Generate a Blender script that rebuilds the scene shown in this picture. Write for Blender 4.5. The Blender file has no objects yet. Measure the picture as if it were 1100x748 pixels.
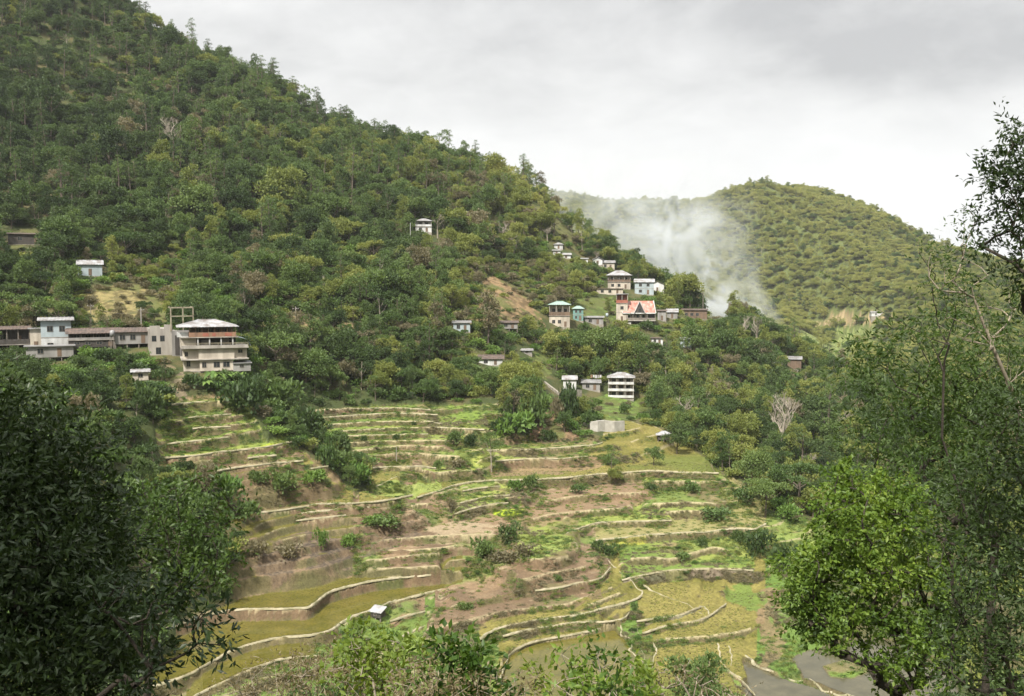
import bpy, math, random
import numpy as np
from mathutils import Vector, Matrix

random.seed(7)
RNG = np.random.default_rng(7)
PI = math.pi
SC = bpy.context.scene
COL = SC.collection

# ------------------------------------------------------------------ camera model (photograph pixels 1100 x 748)
FPX, CX, CY = 1069.0, 550.0, 374.0
PITCH = math.atan(74.0 / FPX)
CP, SP = math.cos(PITCH), math.sin(PITCH)

def ray(u, v):
    """direction (dx, dy, dz) for a picture position, scaled so that horizontal length is 1"""
    u = np.asarray(u, float); v = np.asarray(v, float)
    a = (u - CX) / FPX; b = -(v - CY) / FPX
    dx = a; dy = CP + b * SP; dz = -SP + b * CP
    h = np.sqrt(dx * dx + dy * dy)
    return dx / h, dy / h, dz / h

def at_depth(u, v, Y):
    dx, dy, dz = ray(u, v)
    t = Y / dy
    return np.array([dx * t, dy * t, dz * t])

def at_z(u, v, z):
    dx, dy, dz = ray(u, v)
    t = z / dz
    return np.array([dx * t, dy * t, dz * t])

def project(x, y, z):
    f = y * CP - z * SP
    up = y * SP + z * CP
    return CX + FPX * x / f, CY - FPX * up / f

# ------------------------------------------------------------------ noise
def _hash(ix, iy, seed):
    h = (ix.astype(np.int64) * 374761393 + iy.astype(np.int64) * 668265263 + seed * 974634777) & 0x7fffffff
    h = ((h ^ (h >> 13)) * 1274126177) & 0x7fffffff
    h = (h ^ (h >> 16)) & 0xffff
    return h / 65535.0

def vnoise(x, y, seed=0):
    x = np.asarray(x, float); y = np.asarray(y, float)
    ix = np.floor(x); iy = np.floor(y)
    fx = x - ix; fy = y - iy
    fx = fx * fx * (3 - 2 * fx); fy = fy * fy * (3 - 2 * fy)
    a = _hash(ix, iy, seed); b = _hash(ix + 1, iy, seed)
    c = _hash(ix, iy + 1, seed); d = _hash(ix + 1, iy + 1, seed)
    return (a * (1 - fx) + b * fx) * (1 - fy) + (c * (1 - fx) + d * fx) * fy

def fbm(x, y, scale, octv=4, seed=0, gain=0.5):
    s = 0.0; amp = 1.0; tot = 0.0
    for i in range(octv):
        s = s + amp * vnoise(x / scale + 17.3 * i, y / scale - 9.1 * i, seed + i)
        tot += amp; amp *= gain; scale = scale / 2.03
    return s / tot

def sstep(a, b, x):
    t = np.clip((x - a) / (b - a), 0, 1)
    return t * t * (3 - 2 * t)

# ------------------------------------------------------------------ mesh helpers
def mesh_np(name, verts, faces, mats=(), smooth=False, fmat=None):
    """verts (n,3) array; faces an (m,k) int array"""
    me = bpy.data.meshes.new(name)
    verts = np.asarray(verts, dtype=np.float32); faces = np.asarray(faces, dtype=np.int32)
    n = len(verts); m, k = faces.shape
    me.vertices.add(n); me.vertices.foreach_set('co', verts.ravel())
    me.loops.add(m * k); me.loops.foreach_set('vertex_index', faces.ravel())
    me.polygons.add(m)
    me.polygons.foreach_set('loop_start', np.arange(m, dtype=np.int32) * k)
    if smooth: me.polygons.foreach_set('use_smooth', np.ones(m, dtype=bool))
    if fmat is not None: me.polygons.foreach_set('material_index', np.asarray(fmat, dtype=np.int32))
    for mt in mats: me.materials.append(mt)
    me.update(calc_edges=True)
    return me

def link(name, data=None, parent=None):
    o = bpy.data.objects.new(name, data)
    COL.objects.link(o)
    if parent: o.parent = parent
    return o

def tag(o, label=None, cat=None, group=None, kind=None):
    if label: o['label'] = label
    if cat: o['category'] = cat
    if group: o['group'] = group
    if kind: o['kind'] = kind
    return o

def empty(name, loc, rz=0.0, label=None, cat=None, group=None, scale=1.0):
    o = link(name)
    o.location = loc; o.rotation_euler = (0, 0, rz); o.scale = (scale,) * 3
    return tag(o, label, cat, group)

class MB:
    """collects polygons (any size) into one mesh"""
    def __init__(s): s.v = []; s.f = []
    def poly(s, pts):
        b = len(s.v); s.v += [tuple(p) for p in pts]; s.f.append(tuple(range(b, b + len(pts))))
    def box(s, x0, x1, y0, y1, z0, z1):
        b = len(s.v)
        s.v += [(x0,y0,z0),(x1,y0,z0),(x1,y1,z0),(x0,y1,z0),(x0,y0,z1),(x1,y0,z1),(x1,y1,z1),(x0,y1,z1)]
        for q in ((0,3,2,1),(4,5,6,7),(0,1,5,4),(1,2,6,5),(2,3,7,6),(3,0,4,7)): s.f.append(tuple(b + i for i in q))
    def tube(s, pts, rads, n=6, cap=True):
        pts = [Vector(p) for p in pts]; b0 = len(s.v)
        for i, p in enumerate(pts):
            d = (pts[min(i+1, len(pts)-1)] - pts[max(i-1, 0)]).normalized()
            a = d.orthogonal().normalized() if abs(d.z) < 0.9 else Vector((1, 0, 0))
            a = (a - d * a.dot(d)).normalized(); c = d.cross(a)
            r = rads[i] if hasattr(rads, '__len__') else rads
            for k in range(n):
                t = 2 * PI * k / n
                s.v.append(tuple(p + (a * math.cos(t) + c * math.sin(t)) * r))
        for i in range(len(pts) - 1):
            for k in range(n):
                s.f.append((b0+i*n+k, b0+i*n+(k+1)%n, b0+(i+1)*n+(k+1)%n, b0+(i+1)*n+k))
        if cap:
            s.f.append(tuple(b0 + k for k in reversed(range(n))))
            s.f.append(tuple(b0 + (len(pts)-1)*n + k for k in range(n)))
    def mesh(s, name, mat, smooth=False):
        me = bpy.data.meshes.new(name)
        me.from_pydata(s.v, [], s.f); me.update()
        if mat: me.materials.append(mat)
        if smooth:
            for p in me.polygons: p.use_smooth = True
        return me
    def obj(s, name, mat, parent=None, smooth=False, label=None):
        o = link(name, s.mesh(name, mat, smooth), parent)
        if label: o['label'] = label
        return o

# ------------------------------------------------------------------ material helpers
def new_mat(name):
    m = bpy.data.materials.new(name); m.use_nodes = True
    nt = m.node_tree; nt.nodes.clear()
    out = nt.nodes.new('ShaderNodeOutputMaterial')
    return m, nt, out

def nd(nt, typ, **kw):
    n = nt.nodes.new(typ)
    for k, v in kw.items():
        if k.startswith('i_'): n.inputs[k[2:].replace('_', ' ')].default_value = v
        else: setattr(n, k, v)
    return n

def ramp(nt, fac, stops, interp='LINEAR'):
    r = nt.nodes.new('ShaderNodeValToRGB'); r.color_ramp.interpolation = interp
    el = r.color_ramp.elements
    while len(el) > len(stops): el.remove(el[-1])
    while len(el) < len(stops): el.new(0.5)
    for e, (p, c) in zip(el, stops):
        e.position = p; e.color = (*c, 1) if len(c) == 3 else c
    nt.links.new(fac, r.inputs[0])
    return r.outputs[0]

def mixc(nt, a, b, fac, mode='MIX'):
    m = nt.nodes.new('ShaderNodeMix'); m.data_type = 'RGBA'; m.blend_type = mode
    for sock, val in ((m.inputs[6], a), (m.inputs[7], b), (m.inputs[0], fac)):
        if hasattr(val, 'links'): nt.links.new(val, sock)
        elif isinstance(val, (int, float)): sock.default_value = val
        else: sock.default_value = (*val, 1)
    return m.outputs[2]

def math_n(nt, op, a, b=None):
    m = nt.nodes.new('ShaderNodeMath'); m.operation = op
    for i, v in enumerate((a, b)):
        if v is None: continue
        if hasattr(v, 'links'): nt.links.new(v, m.inputs[i])
        else: m.inputs[i].default_value = v
    return m.outputs[0]

def noise_n(nt, scale, detail=4, coord='obj', rough=0.55):
    n = nt.nodes.new('ShaderNodeTexNoise'); n.inputs['Scale'].default_value = scale
    n.inputs['Detail'].default_value = detail; n.inputs['Roughness'].default_value = rough
    if coord == 'world':
        g = nt.nodes.new('ShaderNodeNewGeometry'); nt.links.new(g.outputs['Position'], n.inputs['Vector'])
    else:
        t = nt.nodes.new('ShaderNodeTexCoord'); nt.links.new(t.outputs['Object'], n.inputs['Vector'])
    return n.outputs['Fac']

def surf_mat(name, c0, c1, scale=1.0, rough=0.85, bump=0.3, streak=False, metallic=0.0, detail=5):
    """weathered surface: two tones mixed by noise, fine grain, a little relief"""
    m, nt, out = new_mat(name)
    b = nt.nodes.new('ShaderNodeBsdfPrincipled'); b.inputs['Roughness'].default_value = rough
    b.inputs['Metallic'].default_value = metallic
    n1 = nt.nodes.new('ShaderNodeTexNoise'); n1.inputs['Scale'].default_value = scale; n1.inputs['Detail'].default_value = detail
    g = nt.nodes.new('ShaderNodeNewGeometry')
    if streak:
        mp = nt.nodes.new('ShaderNodeMapping'); mp.inputs['Scale'].default_value = (1, 1, 0.25)
        nt.links.new(g.outputs['Position'], mp.inputs[0]); nt.links.new(mp.outputs[0], n1.inputs['Vector'])
    else:
        nt.links.new(g.outputs['Position'], n1.inputs['Vector'])
    f = ramp(nt, n1.outputs['Fac'], [(0.35, (0, 0, 0)), (0.68, (1, 1, 1))])
    c = mixc(nt, c0, c1, f)
    nt.links.new(c, b.inputs['Base Color'])
    if bump:
        bp = nt.nodes.new('ShaderNodeBump'); bp.inputs['Strength'].default_value = bump; bp.inputs['Distance'].default_value = 0.05
        n2 = noise_n(nt, scale * 8, 3, 'world'); nt.links.new(n2, bp.inputs['Height']); nt.links.new(bp.outputs[0], b.inputs['Normal'])
    nt.links.new(b.outputs[0], out.inputs[0])
    return m
# ------------------------------------------------------------------ terrain control points (u, v, 'y' depth | 'z' height) and direct (x, y, z)
CT = []
def cy(*rows):
    for u, v, Y in rows: CT.append(tuple(at_depth(u, v, Y)))
def cz(*rows):
    for u, v, z in rows: CT.append(tuple(at_z(u, v, z)))
def cw(*rows):
    for r in rows: CT.append(r)
# the slope the camera stands on
cw((0, 0, -1.7), (0, -8, 1.5), (0, -40, 22), (-60, -60, 25), (60, -60, 28), (0, -160, 80), (-160, -120, 70), (160, -120, 70),
   (0, 7, -4.0), (-6, 8, -3.8), (6, 8, -4.2), (0, 15, -8.2), (-9, 16, -7.6), (9, 16, -8.6), (-20, 12, -5), (20, 12, -6),
   (-10, 30, -18), (10, 30, -19), (-30, 32, -17), (30, 32, -20), (0, 60, -38), (-35, 60, -35), (40, 60, -38),
   (0, 90, -50), (-45, 90, -48), (50, 90, -50), (-80, 60, -20), (80, 50, -22), (-70, 0, 0), (70, 0, 0), (-150, 60, 10), (150, 60, -5),
   (-90, 110, -34), (100, 90, -40), (-300, 0, 80), (300, 0, 60))
# lower paddies and river
cz((300, 748, -56), (560, 748, -56), (700, 748, -56), (860, 740, -57), (1000, 740, -57),
   (231, 708, -54.4), (298, 685, -54.2), (396, 657, -53.6), (497, 632, -52.6), (180, 690, -53.5),
   (264, 654, -52.4), (372, 630, -52), (483, 615, -51.4), (200, 670, -52),
   (514, 687, -55), (600, 663, -53.6), (689, 641, -53.2), (603, 684, -55.4), (640, 700, -56), (560, 720, -56),
   (620, 625, -51.5), (579, 600, -48.2), (600, 580, -48), (545, 628, -51.2),
   (720, 640, -54.2), (780, 640, -54.2), (730, 663, -54.4), (740, 687, -55.4), (740, 720, -56), (820, 650, -54.5), (830, 700, -56),
   (740, 613, -52.6), (740, 573, -50), (820, 568, -50), (860, 575, -51), (850, 620, -53.5), (900, 600, -54), (900, 650, -55.5), (960, 600, -54),
   (640, 561, -48.6), (722, 559, -49), (485, 575, -47.2), (530, 574, -47.5), (417, 600, -49.2), (400, 612, -50), (470, 560, -46.2), (420, 546, -44.8))
# left slope below the houses
cz((300, 612, -48.5), (250, 600, -46), (350, 612, -49), (350, 590, -46.8), (260, 640, -51), (250, 565, -41.5), (330, 560, -43.8), (190, 600, -43), (150, 560, -36), (120, 620, -42),
   (184, 434, -24), (247, 431, -24.2), (225, 458, -27.8), (215, 473, -29.8), (245, 470, -29.4), (215, 489, -32), (300, 477, -31.6), (170, 492, -31.6),
   (230, 506, -34.4), (324, 495, -34.6), (340, 470, -33), (300, 450, -29.5), (290, 425, -25.5), (345, 505, -36.2), (370, 525, -40),
   (160, 450, -25), (100, 480, -27), (40, 480, -25), (60, 560, -33), (150, 405, -20), (230, 403, -20.4), (60, 392, -18.2), (0, 384, -16.8), (265, 408, -21.5))
# middle terraces
cz((385, 531, -43), (432, 526, -43), (500, 518, -43.6), (565, 515, -43.8), (640, 509, -43.8), (736, 508, -44.6), (772, 508, -45), (522, 543, -45.6), (560, 560, -47), (640, 540, -46.8), (720, 541, -47.6), (780, 542, -48),
   (425, 501, -40.4), (518, 504, -41.8), (400, 489, -39), (400, 474, -37.2), (488, 484, -39.4), (575, 492, -41.4), (612, 480, -39.8),
   (348, 466, -35.6), (414, 461, -35.4), (470, 460, -35.4), (518, 462, -36.2), (342, 458, -34.6), (466, 453, -34.4), (336, 449, -33.4), (425, 444, -33), (395, 434, -31.6), (470, 437, -32.4),
   (590, 470, -38.6), (560, 440, -33.5), (520, 445, -33.8), (630, 462, -38.2), (700, 460, -39.4), (740, 485, -43))
# hollow right of the middle and the wooded gorge
cz((667, 428, -36), (610, 425, -34.4), (640, 440, -37), (700, 440, -39))
cy((800, 515, 235), (850, 540, 238), (880, 545, 245), (930, 545, 255), (980, 545, 265), (1060, 560, 250), (1090, 640, 170), (1000, 650, 165))
cy((800, 470, 285), (850, 470, 290), (900, 480, 300), (960, 480, 320), (1040, 470, 340), (1090, 450, 400), (850, 500, 262), (900, 515, 268),
   (760, 440, 320), (800, 420, 350), (850, 400, 385), (900, 425, 395), (950, 440, 420), (760, 390, 360), (700, 385, 345), (700, 410, 318), (640, 395, 325), (600, 395, 310), (560, 400, 285))
# wooded slope behind the middle terraces
cy((330, 425, 246), (400, 422, 254), (480, 425, 262), (330, 395, 258), (400, 395, 272), (480, 395, 280), (330, 360, 270), (400, 352, 290), (480, 352, 300), (547, 354, 318), (526, 389, 292),
   (430, 320, 322), (320, 320, 290), (500, 330, 320), (530, 310, 340), (560, 340, 335), (602, 350, 350), (640, 348, 362), (690, 350, 372), (720, 344, 385), (750, 346, 400), (790, 346, 415),
   (672, 312, 408), (700, 316, 412), (650, 314, 408), (648, 290, 430), (600, 278, 430), (560, 280, 410), (665, 308, 416))
# hamlet crest and how it falls away
cy((706, 322, 424), (760, 343, 425), (800, 350, 428), (840, 372, 430), (880, 395, 440), (920, 412, 470), (685, 300, 445))
cw((120, 520, -75), (60, 560, -50), (180, 500, -90), (150, 600, -95), (250, 520, -85), (80, 640, -60), (200, 470, -55), (300, 470, -70), (350, 600, -80))
# left mountain
cy((0, 375, 222), (100, 372, 225), (150, 368, 225), (220, 370, 230), (100, 330, 255), (0, 320, 255), (200, 320, 275), (150, 290, 300), (40, 262, 292), (0, 262, 288), (95, 295, 278),
   (0, 200, 345), (0, 100, 410), (0, 0, 470), (130, 100, 430), (130, 200, 365), (200, 250, 335), (260, 360, 250), (280, 300, 300), (280, 200, 385), (240, 120, 440), (350, 250, 360), (350, 170, 430),
   (455, 247, 380), (420, 200, 420), (500, 210, 440), (500, 260, 390), (560, 240, 440))
cy((60, -34, 500), (130, 14, 500), (200, 55, 495), (270, 94, 490), (330, 119, 486), (400, 152, 480), (450, 172, 485), (500, 188, 495), (540, 204, 505), (580, 222, 512), (620, 254, 490), (655, 285, 462), (672, 292, 455))
cw((-330, 470, 160), (-250, 620, 150), (-150, 620, 70), (-60, 610, 30), (0, 620, 0), (-200, 800, 60), (-400, 700, 200), (-500, 400, 170), (-400, 250, 90), (-280, 160, 30), (-180, 120, -5), (-240, 260, 32), (-600, 1100, 150),
   (-100, 900, -20), (30, 700, -40))
# far hill, behind the smoke
cy((700, 330, 760), (780, 345, 740), (840, 352, 760), (880, 388, 720), (930, 352, 780), (960, 345, 800), (1000, 372, 720), (1060, 380, 700), (1000, 420, 620), (940, 400, 660), (1090, 330, 800),
   (850, 300, 930), (900, 300, 920), (780, 290, 960), (820, 250, 1060), (900, 250, 1050), (700, 270, 1020), (650, 250, 1200), (620, 225, 1380), (970, 290, 940), (1020, 310, 900), (740, 240, 1150),
   (590, 214, 1520), (620, 216, 1500), (660, 222, 1450), (700, 222, 1360), (740, 218, 1270), (780, 211, 1220), (820, 206, 1200), (850, 204, 1190), (880, 207, 1180), (920, 219, 1160), (960, 237, 1130), (1000, 264, 1090), (1040, 280, 1070), (1090, 300, 1050),
   (560, 215, 1560), (1150, 320, 1000))
cw((450, 1400, 60), (300, 1500, 80), (100, 1500, 95), (0, 1900, 120), (600, 1200, 10), (-300, 1900, 180), (200, 1900, 0), (600, 1800, -40), (0, 2600, -100), (1200, 2200, -100), (-1200, 2200, 50), (900, 900, -10), (500, 500, -40), (1500, 1200, 0),
   (600, 300, 40), (300, 250, -20), (200, 200, -45), (1200, 300, 80), (-1200, 500, 250), (-1200, -500, 150), (1200, -800, 150), (0, -800, 200), (0, 1150, -10), (-120, 1250, 30))
CT = np.array(CT)

def rbf_fit(P, Z, c=5.0, smooth=0.15):
    n = len(P)
    D = np.sqrt(((P[:, None] - P[None]) ** 2).sum(-1) + c * c)
    A = np.zeros((n + 3, n + 3))
    A[:n, :n] = -D + np.eye(n) * smooth
    Q = np.c_[np.ones(n), P / 1000]
    A[:n, n:] = Q; A[n:, :n] = Q.T
    w = np.linalg.solve(A, np.r_[Z, 0, 0, 0])
    return P, w, c
def rbf_eval(F, x, y):
    P, w, c = F; n = len(P)
    sh = np.shape(x); x = np.ravel(x); y = np.ravel(y); out = np.empty(len(x))
    for i in range(0, len(x), 20000):
        xx = x[i:i+20000]; yy = y[i:i+20000]
        D = np.sqrt((xx[:, None] - P[:, 0]) ** 2 + (yy[:, None] - P[:, 1]) ** 2 + c * c)
        out[i:i+20000] = -D @ w[:n] + w[n] + xx / 1000 * w[n+1] + yy / 1000 * w[n+2]
    return out.reshape(sh)

# ------------------------------------------------------------------ polar grid round the camera's foot
AZF = np.radians(np.linspace(-31.5, 31.5, 1081))
AZ = np.r_[np.radians(np.linspace(-180, -32.5, 60)), AZF, np.radians(np.linspace(32.5, 180, 60))]
def _rad():
    r = [0.6]
    while r[-1] < 2550:
        q = r[-1]
        if q < 30: s = 0.5
        elif q < 112: s = 1.1
        elif q < 290: s = 0.30
        elif q < 330: s = 0.5
        elif q < 480: s = 1.2
        elif q < 640: s = 2.2
        elif q < 1600: s = 5.0
        else: s = 30.0
        r.append(q + s)
    return np.array(r)
RR = _rad()
NA, NR = len(AZ), len(RR)

def coarse_eval(F):
    ia = np.unique(np.r_[np.arange(0, NA, 6), NA - 1]); ir = np.unique(np.r_[np.arange(0, NR, 6), NR - 1])
    A, R = np.meshgrid(AZ[ia], RR[ir], indexing='ij')
    Z = rbf_eval(F, R * np.sin(A), R * np.cos(A))
    # bilinear upsampling, first along azimuth then along radius
    t = np.interp(AZ, AZ[ia], np.arange(len(ia))); i0 = np.clip(t.astype(int), 0, len(ia) - 2); f = (t - i0)[:, None]
    Z = Z[i0] * (1 - f) + Z[i0 + 1] * f
    t = np.interp(RR, RR[ir], np.arange(len(ir))); i0 = np.clip(t.astype(int), 0, len(ir) - 2); f = (t - i0)[None]
    return Z[:, i0] * (1 - f) + Z[:, i0 + 1] * f

def sample(Z, x, y):
    a = np.arctan2(x, y); r = np.hypot(x, y)
    ta = np.interp(a, AZ, np.arange(NA)); tr = np.interp(r, RR, np.arange(NR))
    i = np.clip(ta.astype(int), 0, NA - 2); j = np.clip(tr.astype(int), 0, NR - 2)
    f = ta - i; g = tr - j
    return (Z[i, j] * (1-f) + Z[i+1, j] * f) * (1-g) + (Z[i, j+1] * (1-f) + Z[i+1, j+1] * f) * g

def cast(Z, u, v, rmin=60.0):
    """first place where the sight line through (u, v) meets height grid Z -> x, y, z"""
    dx, dy, dz = ray(u, v); a = math.atan2(dx, dy)
    t = np.interp(a, AZ, np.arange(NA)); i = int(min(max(t, 0), NA - 2)); f = t - i
    prof = Z[i] * (1 - f) + Z[i + 1] * f
    j = np.where((prof >= RR * dz) & (RR > rmin))[0]
    if len(j) == 0: return None
    j = j[0]
    if j > 0:
        d0 = prof[j-1] - RR[j-1] * dz; d1 = prof[j] - RR[j] * dz
        s = d0 / (d0 - d1 + 1e-9) if d0 < 0 else 1.0
        r = RR[j-1] + (RR[j] - RR[j-1]) * min(max(s, 0), 1)
    else: r = RR[j]
    return np.array([dx * r, dy * r, dz * r])

F0 = rbf_fit(CT[:, :2], CT[:, 2])
Z0 = coarse_eval(F0)

# ------------------------------------------------------------------ terrace edges: (surface, riser, dike width, label, points)
# surface: g grass, p pond, f flooded stubble, s soil, y seedbed, d dry straw ; riser: g grass, s soil, w stone
TL = [
 ('p','s',.55,'long curving pale mud bank holding the upper olive pond at the lower left',[(143,677),(180,675),(217,662),(241,656),(264,654),(298,654),(332,653),(338,650),(342,643),(352,636.5),(372,630),(399,624),(433,620),(466,617),(486,614)]),
 ('p','g',.55,'long winding pale bank below the second olive pond beside the tin roofed hut',[(140,742),(170,736),(207,723),(231,708.5),(248,699),(275,690),(298,685),(332,682.6),(352,678.5),(369,668),(379,661),(396,656.7),(419,647),(455,638),(473,633.5),(497,630)]),
 ('p','g',.3,'short pale bank close under the long bank at the foot of the valley',[(200,752),(231,737),(254,726),(272,718),(300,708),(340,704)]),
 ('g','g',.4,'short slanting pale bank just below and right of the tin roofed hut',[(421,692),(433,682),(455,673),(467,666)]),
 ('s','s',.3,'low earth bank directly right of the tin roofed hut',[(419,667),(442,660),(456,656.5)]),
 ('s','s',0,'',[(470,656),(488,651),(522,646),(548,642),(574,639)]),
 ('s','s',0,'',[(459,677.5),(485,671),(511,664),(535,658),(560,655),(584,653),(610,649),(622,644),(638,638.6),(648,631),(655,624)]),
 ('s','g',0,'',[(380,612),(417,611),(451,609.6),(487,607)]),
 ('s','s',0,'',[(380,602.7),(408,601.7),(436,598),(464,595),(492,590)]),
 ('s','s',0,'',[(399,593),(442,591.5),(473,589),(503,585)]),
 ('s','s',0,'',[(400,583),(417,580),(455,576.5),(485,575.5),(530,574.6),(545,576)]),
 ('f','g',.5,'long pale curved bank with the sharp hooked end in the middle of the lower paddies',[(514,687),(525,679),(537,674),(560,669.5),(588,664.4),(620,661),(640,655.4),(659,650.7),(674,647),(684,643),(689.5,639)]),
 ('f','g',.42,'pale bank next below the hooked one ending in a small upturned tip',[(540,683),(560,678),(575,675),(597,672),(627,667.6),(650,668),(665,666),(673,663),(677,657)]),
 ('f','w',.3,'stony bank along the back of the large bottom pond',[(536,735),(541,712),(552,698),(570,690),(603,683.5),(631,679),(653,673),(665,670)]),
 ('f','g',0,'',[(614,655),(640,648),(653,642),(668,636.7),(680,631)]),
 ('f','g',0,'',[(640,637),(650,633),(661,631),(668,625.5),(671,621)]),
 ('s','s',.4,'crumbling pale bank of the second step down the brown knoll',[(575,634),(603,631),(620,626),(640,624),(650,618),(656,609.6)]),
 ('s','s',0,'',[(500,636),(522,632),(545,628),(560,623.6),(588,616),(616,612),(635,607),(643,601)]),
 ('g','s',0,'',[(556,600),(579,601),(600,600),(616,595),(624,584)]),
 ('f','w',.3,'low stone bank along the lower edge of the broad olive field',[(684,667),(700,665),(728,662),(743,656),(754,651)]),
 ('f','g',.28,'small curved bank hooking round the tip of the field below the broad olive one',[(690,680),(710,674),(728,670),(747,668),(760,663),(772,655),(780,648)]),
 ('f','g',0,'',[(700,688),(706,687),(728,686),(758,684),(785,681),(806,676),(822,668)]),
 ('f','s',.25,'pale footbank dropping along the foot of the lowest right fields',[(735,706),(766,713),(782,721),(801,735),(812,748)]),
 ('g','w',.35,'grey stone wall along the back of the broad olive field',[(668,623),(680,620),(700,616),(719,613),(758,611),(800,612),(810,613)]),
 ('g','g',0,'',[(665,601),(700,599),(722,601),(745,594),(765,588),(785,591),(795,600)]),
 ('d','g',.4,'dashed pale bank with the kinked right end under the yellow seedbed strip',[(640,580),(665,578),(691,575),(728,572.5),(765,571),(786,567.7),(812,568.5),(822,563)]),
 ('g','g',.25,'thin curved bank just above the yellow seedbed strip',[(605,575),(622,567),(644,561),(680,560),(722,559)]),
 ('g','g',0,'',[(704,551),(742,549),(775,552)]),
 ('g','g',0,'',[(690,543),(702,541.6),(736,540),(781,541.6)]),
 ('s','s',0,'',[(560,560),(590,553),(640,548),(680,546)]),
 ('s','s',0,'',[(575,541),(610,534),(650,531),(700,529)]),
 ('g','g',0,'',[(690,517),(708,517),(740,517),(772,519)]),
 ('f','g',.42,'longest pale bank sweeping across the middle of the terraces to the forest edge',[(448,534),(468,528.5),(488,521),(507,517.5),(524,516),(565,515.4),(603,513.5),(640,509.5),(659,508.5),(698,505.5),(736,507.5),(772,508)]),
 ('g','g',.28,'first short curved bank under the longest sweeping bank',[(497,527),(520,523.5),(537,522)]),
 ('g','g',.28,'second short curved bank under the longest sweeping bank',[(494,540),(504,538),(522,533.7),(548,532)]),
 ('g','g',.3,'third curved bank just behind the small bright yellow seedbed',[(488,552),(500,548),(522,542.5),(546,539.7)]),
 ('f','s',.45,'pale bank stepping round the front of the green pool below the brown spur',[(273,551),(300,548),(324,544.5),(344,541),(376,540.7),(400,539),(419,537),(443,531.5)]),
 ('s','s',.35,'second parallel pale bank below the green pool by the brown spur',[(324,551),(348,548.7),(372,546.5),(397,545)]),
 ('s','s',.3,'lowest of the three parallel banks below the brown spur',[(318,559),(348,556),(371,553)]),
 ('s','s',0,'',[(430,547),(440,543),(455,541),(472,544)]),
 ('g','s',.28,'pale bank crossing the bare brown step above the longest sweeping bank',[(532,495),(575,492.6),(605,492.6),(631,490)]),
 ('g','g',.32,'pale straight bank one step above the bare brown terrace',[(500,484.5),(528,483.6),(575,482.7),(612,480),(638,478),(647,475.5)]),
 ('g','g',0,'',[(400,508.5),(432,506),(470,508),(490,506),(518,505)]),
 ('s','g',.3,'pale bank below the muddy patch in the middle of the upper terraces',[(395,502.5),(425,501),(451,500.5),(468,502.5)]),
 ('g','g',0,'',[(372,494),(400,490),(432,486.5),(488,490),(505,491)]),
 ('s','g',0,'',[(367,486),(400,482),(432,479),(470,480),(488,481)]),
 ('g','g',0,'',[(360,477),(400,474.5),(440,473.5),(488,473),(520,474)]),
 ('g','g',.22,'thin pale bank under the bright yellow green terrace strip',[(352,469.5),(382,468),(425,467),(460,466)]),
 ('g','g',.3,'fourth pale bank from the forest edge on the upper terraces',[(346,465),(376,462.5),(414,460.5),(470,459),(520,461.5)]),
 ('g','g',.3,'third pale bank from the forest edge on the upper terraces',[(341,457.5),(376,454.3),(414,453),(466,452.5)]),
 ('g','g',.36,'second pale bank from the forest edge on the upper terraces',[(334,449.5),(367,447),(395,445),(425,443.7),(470,445.5)]),
 ('g','s',.3,'topmost pale bank of the upper terraces under the forest edge',[(328,442.3),(367,439.6),(398,438.4),(425,438.2),(462,440)]),
 ('g','g',.25,'topmost pale bank on the left flank terraces below the concrete house',[(184,434),(215,431.6),(250,430.5)]),
 ('g','g',.3,'second pale bank from the top on the left flank terraces',[(202,448.3),(225,446.6),(248,444.5)]),
 ('g','g',.25,'third pale bank from the top on the left flank terraces',[(207,460),(225,458.7),(247,458)]),
 ('g','s',.32,'fourth pale bank from the top on the left flank terraces',[(180,476.3),(215,472.8),(247,469.3)]),
 ('g','s',.4,'long pale bank with the bright yellow strip on the left flank terraces',[(168,492.5),(197,490),(215,488.5),(234,485.5),(262,482.7),(281,480.6),(300,477),(316,473.8)]),
 ('g','g',.35,'very short pale bank set in the grass of the left flank terraces',[(266,491.8),(280,490.3),(297,488.8)]),
 ('s','s',.45,'lowest long pale bank on the left flank terraces',[(228,506.5),(253,502),(281,499),(300,496.7),(326,494.6)]),
 ('y','s',.2,'pale bank at the brink of the brown spur',[(333,503),(342,502),(352,500.5)]),
]
lines = []
for (sf, rs, dk, lab, pts) in TL:
    us = np.array([p[0] for p in pts], float); vs = np.array([p[1] for p in pts], float)
    n = max(4, int((us.max() - us.min()) / 5)) + 1
    uu = np.linspace(us[0], us[-1], n); vv = np.interp(uu, us, vs)
    if n > 6:
        k = np.array([.25, .5, .25]); vv[1:-1] = np.convolve(vv, k, 'valid')
    hits = [cast(Z0, a, b, 100) for a, b in zip(uu, vv)]
    zz = float(np.median([h[2] for h in hits if h is not None]))
    lines.append(dict(s=sf, r=rs, d=dk, label=lab, u=uu, v=vv, z=zz))

# refit the land so that it passes through every traced level edge
X = [CT]
for L in lines:
    p = np.stack(at_z(L['u'], L['v'], L['z']), 1)
    L['p'] = p
    L['az'] = np.arctan2(p[:, 0], p[:, 1]); L['rr'] = np.hypot(p[:, 0], p[:, 1])
    X.append(p[::4])
XX = np.concatenate(X)
F1 = rbf_fit(XX[:, :2], XX[:, 2], 4.0, 1.2)
ZB = coarse_eval(F1)
AG, RG = np.meshgrid(AZ, RR, indexing='ij')
GX, GY = RG * np.sin(AG), RG * np.cos(AG)
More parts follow.
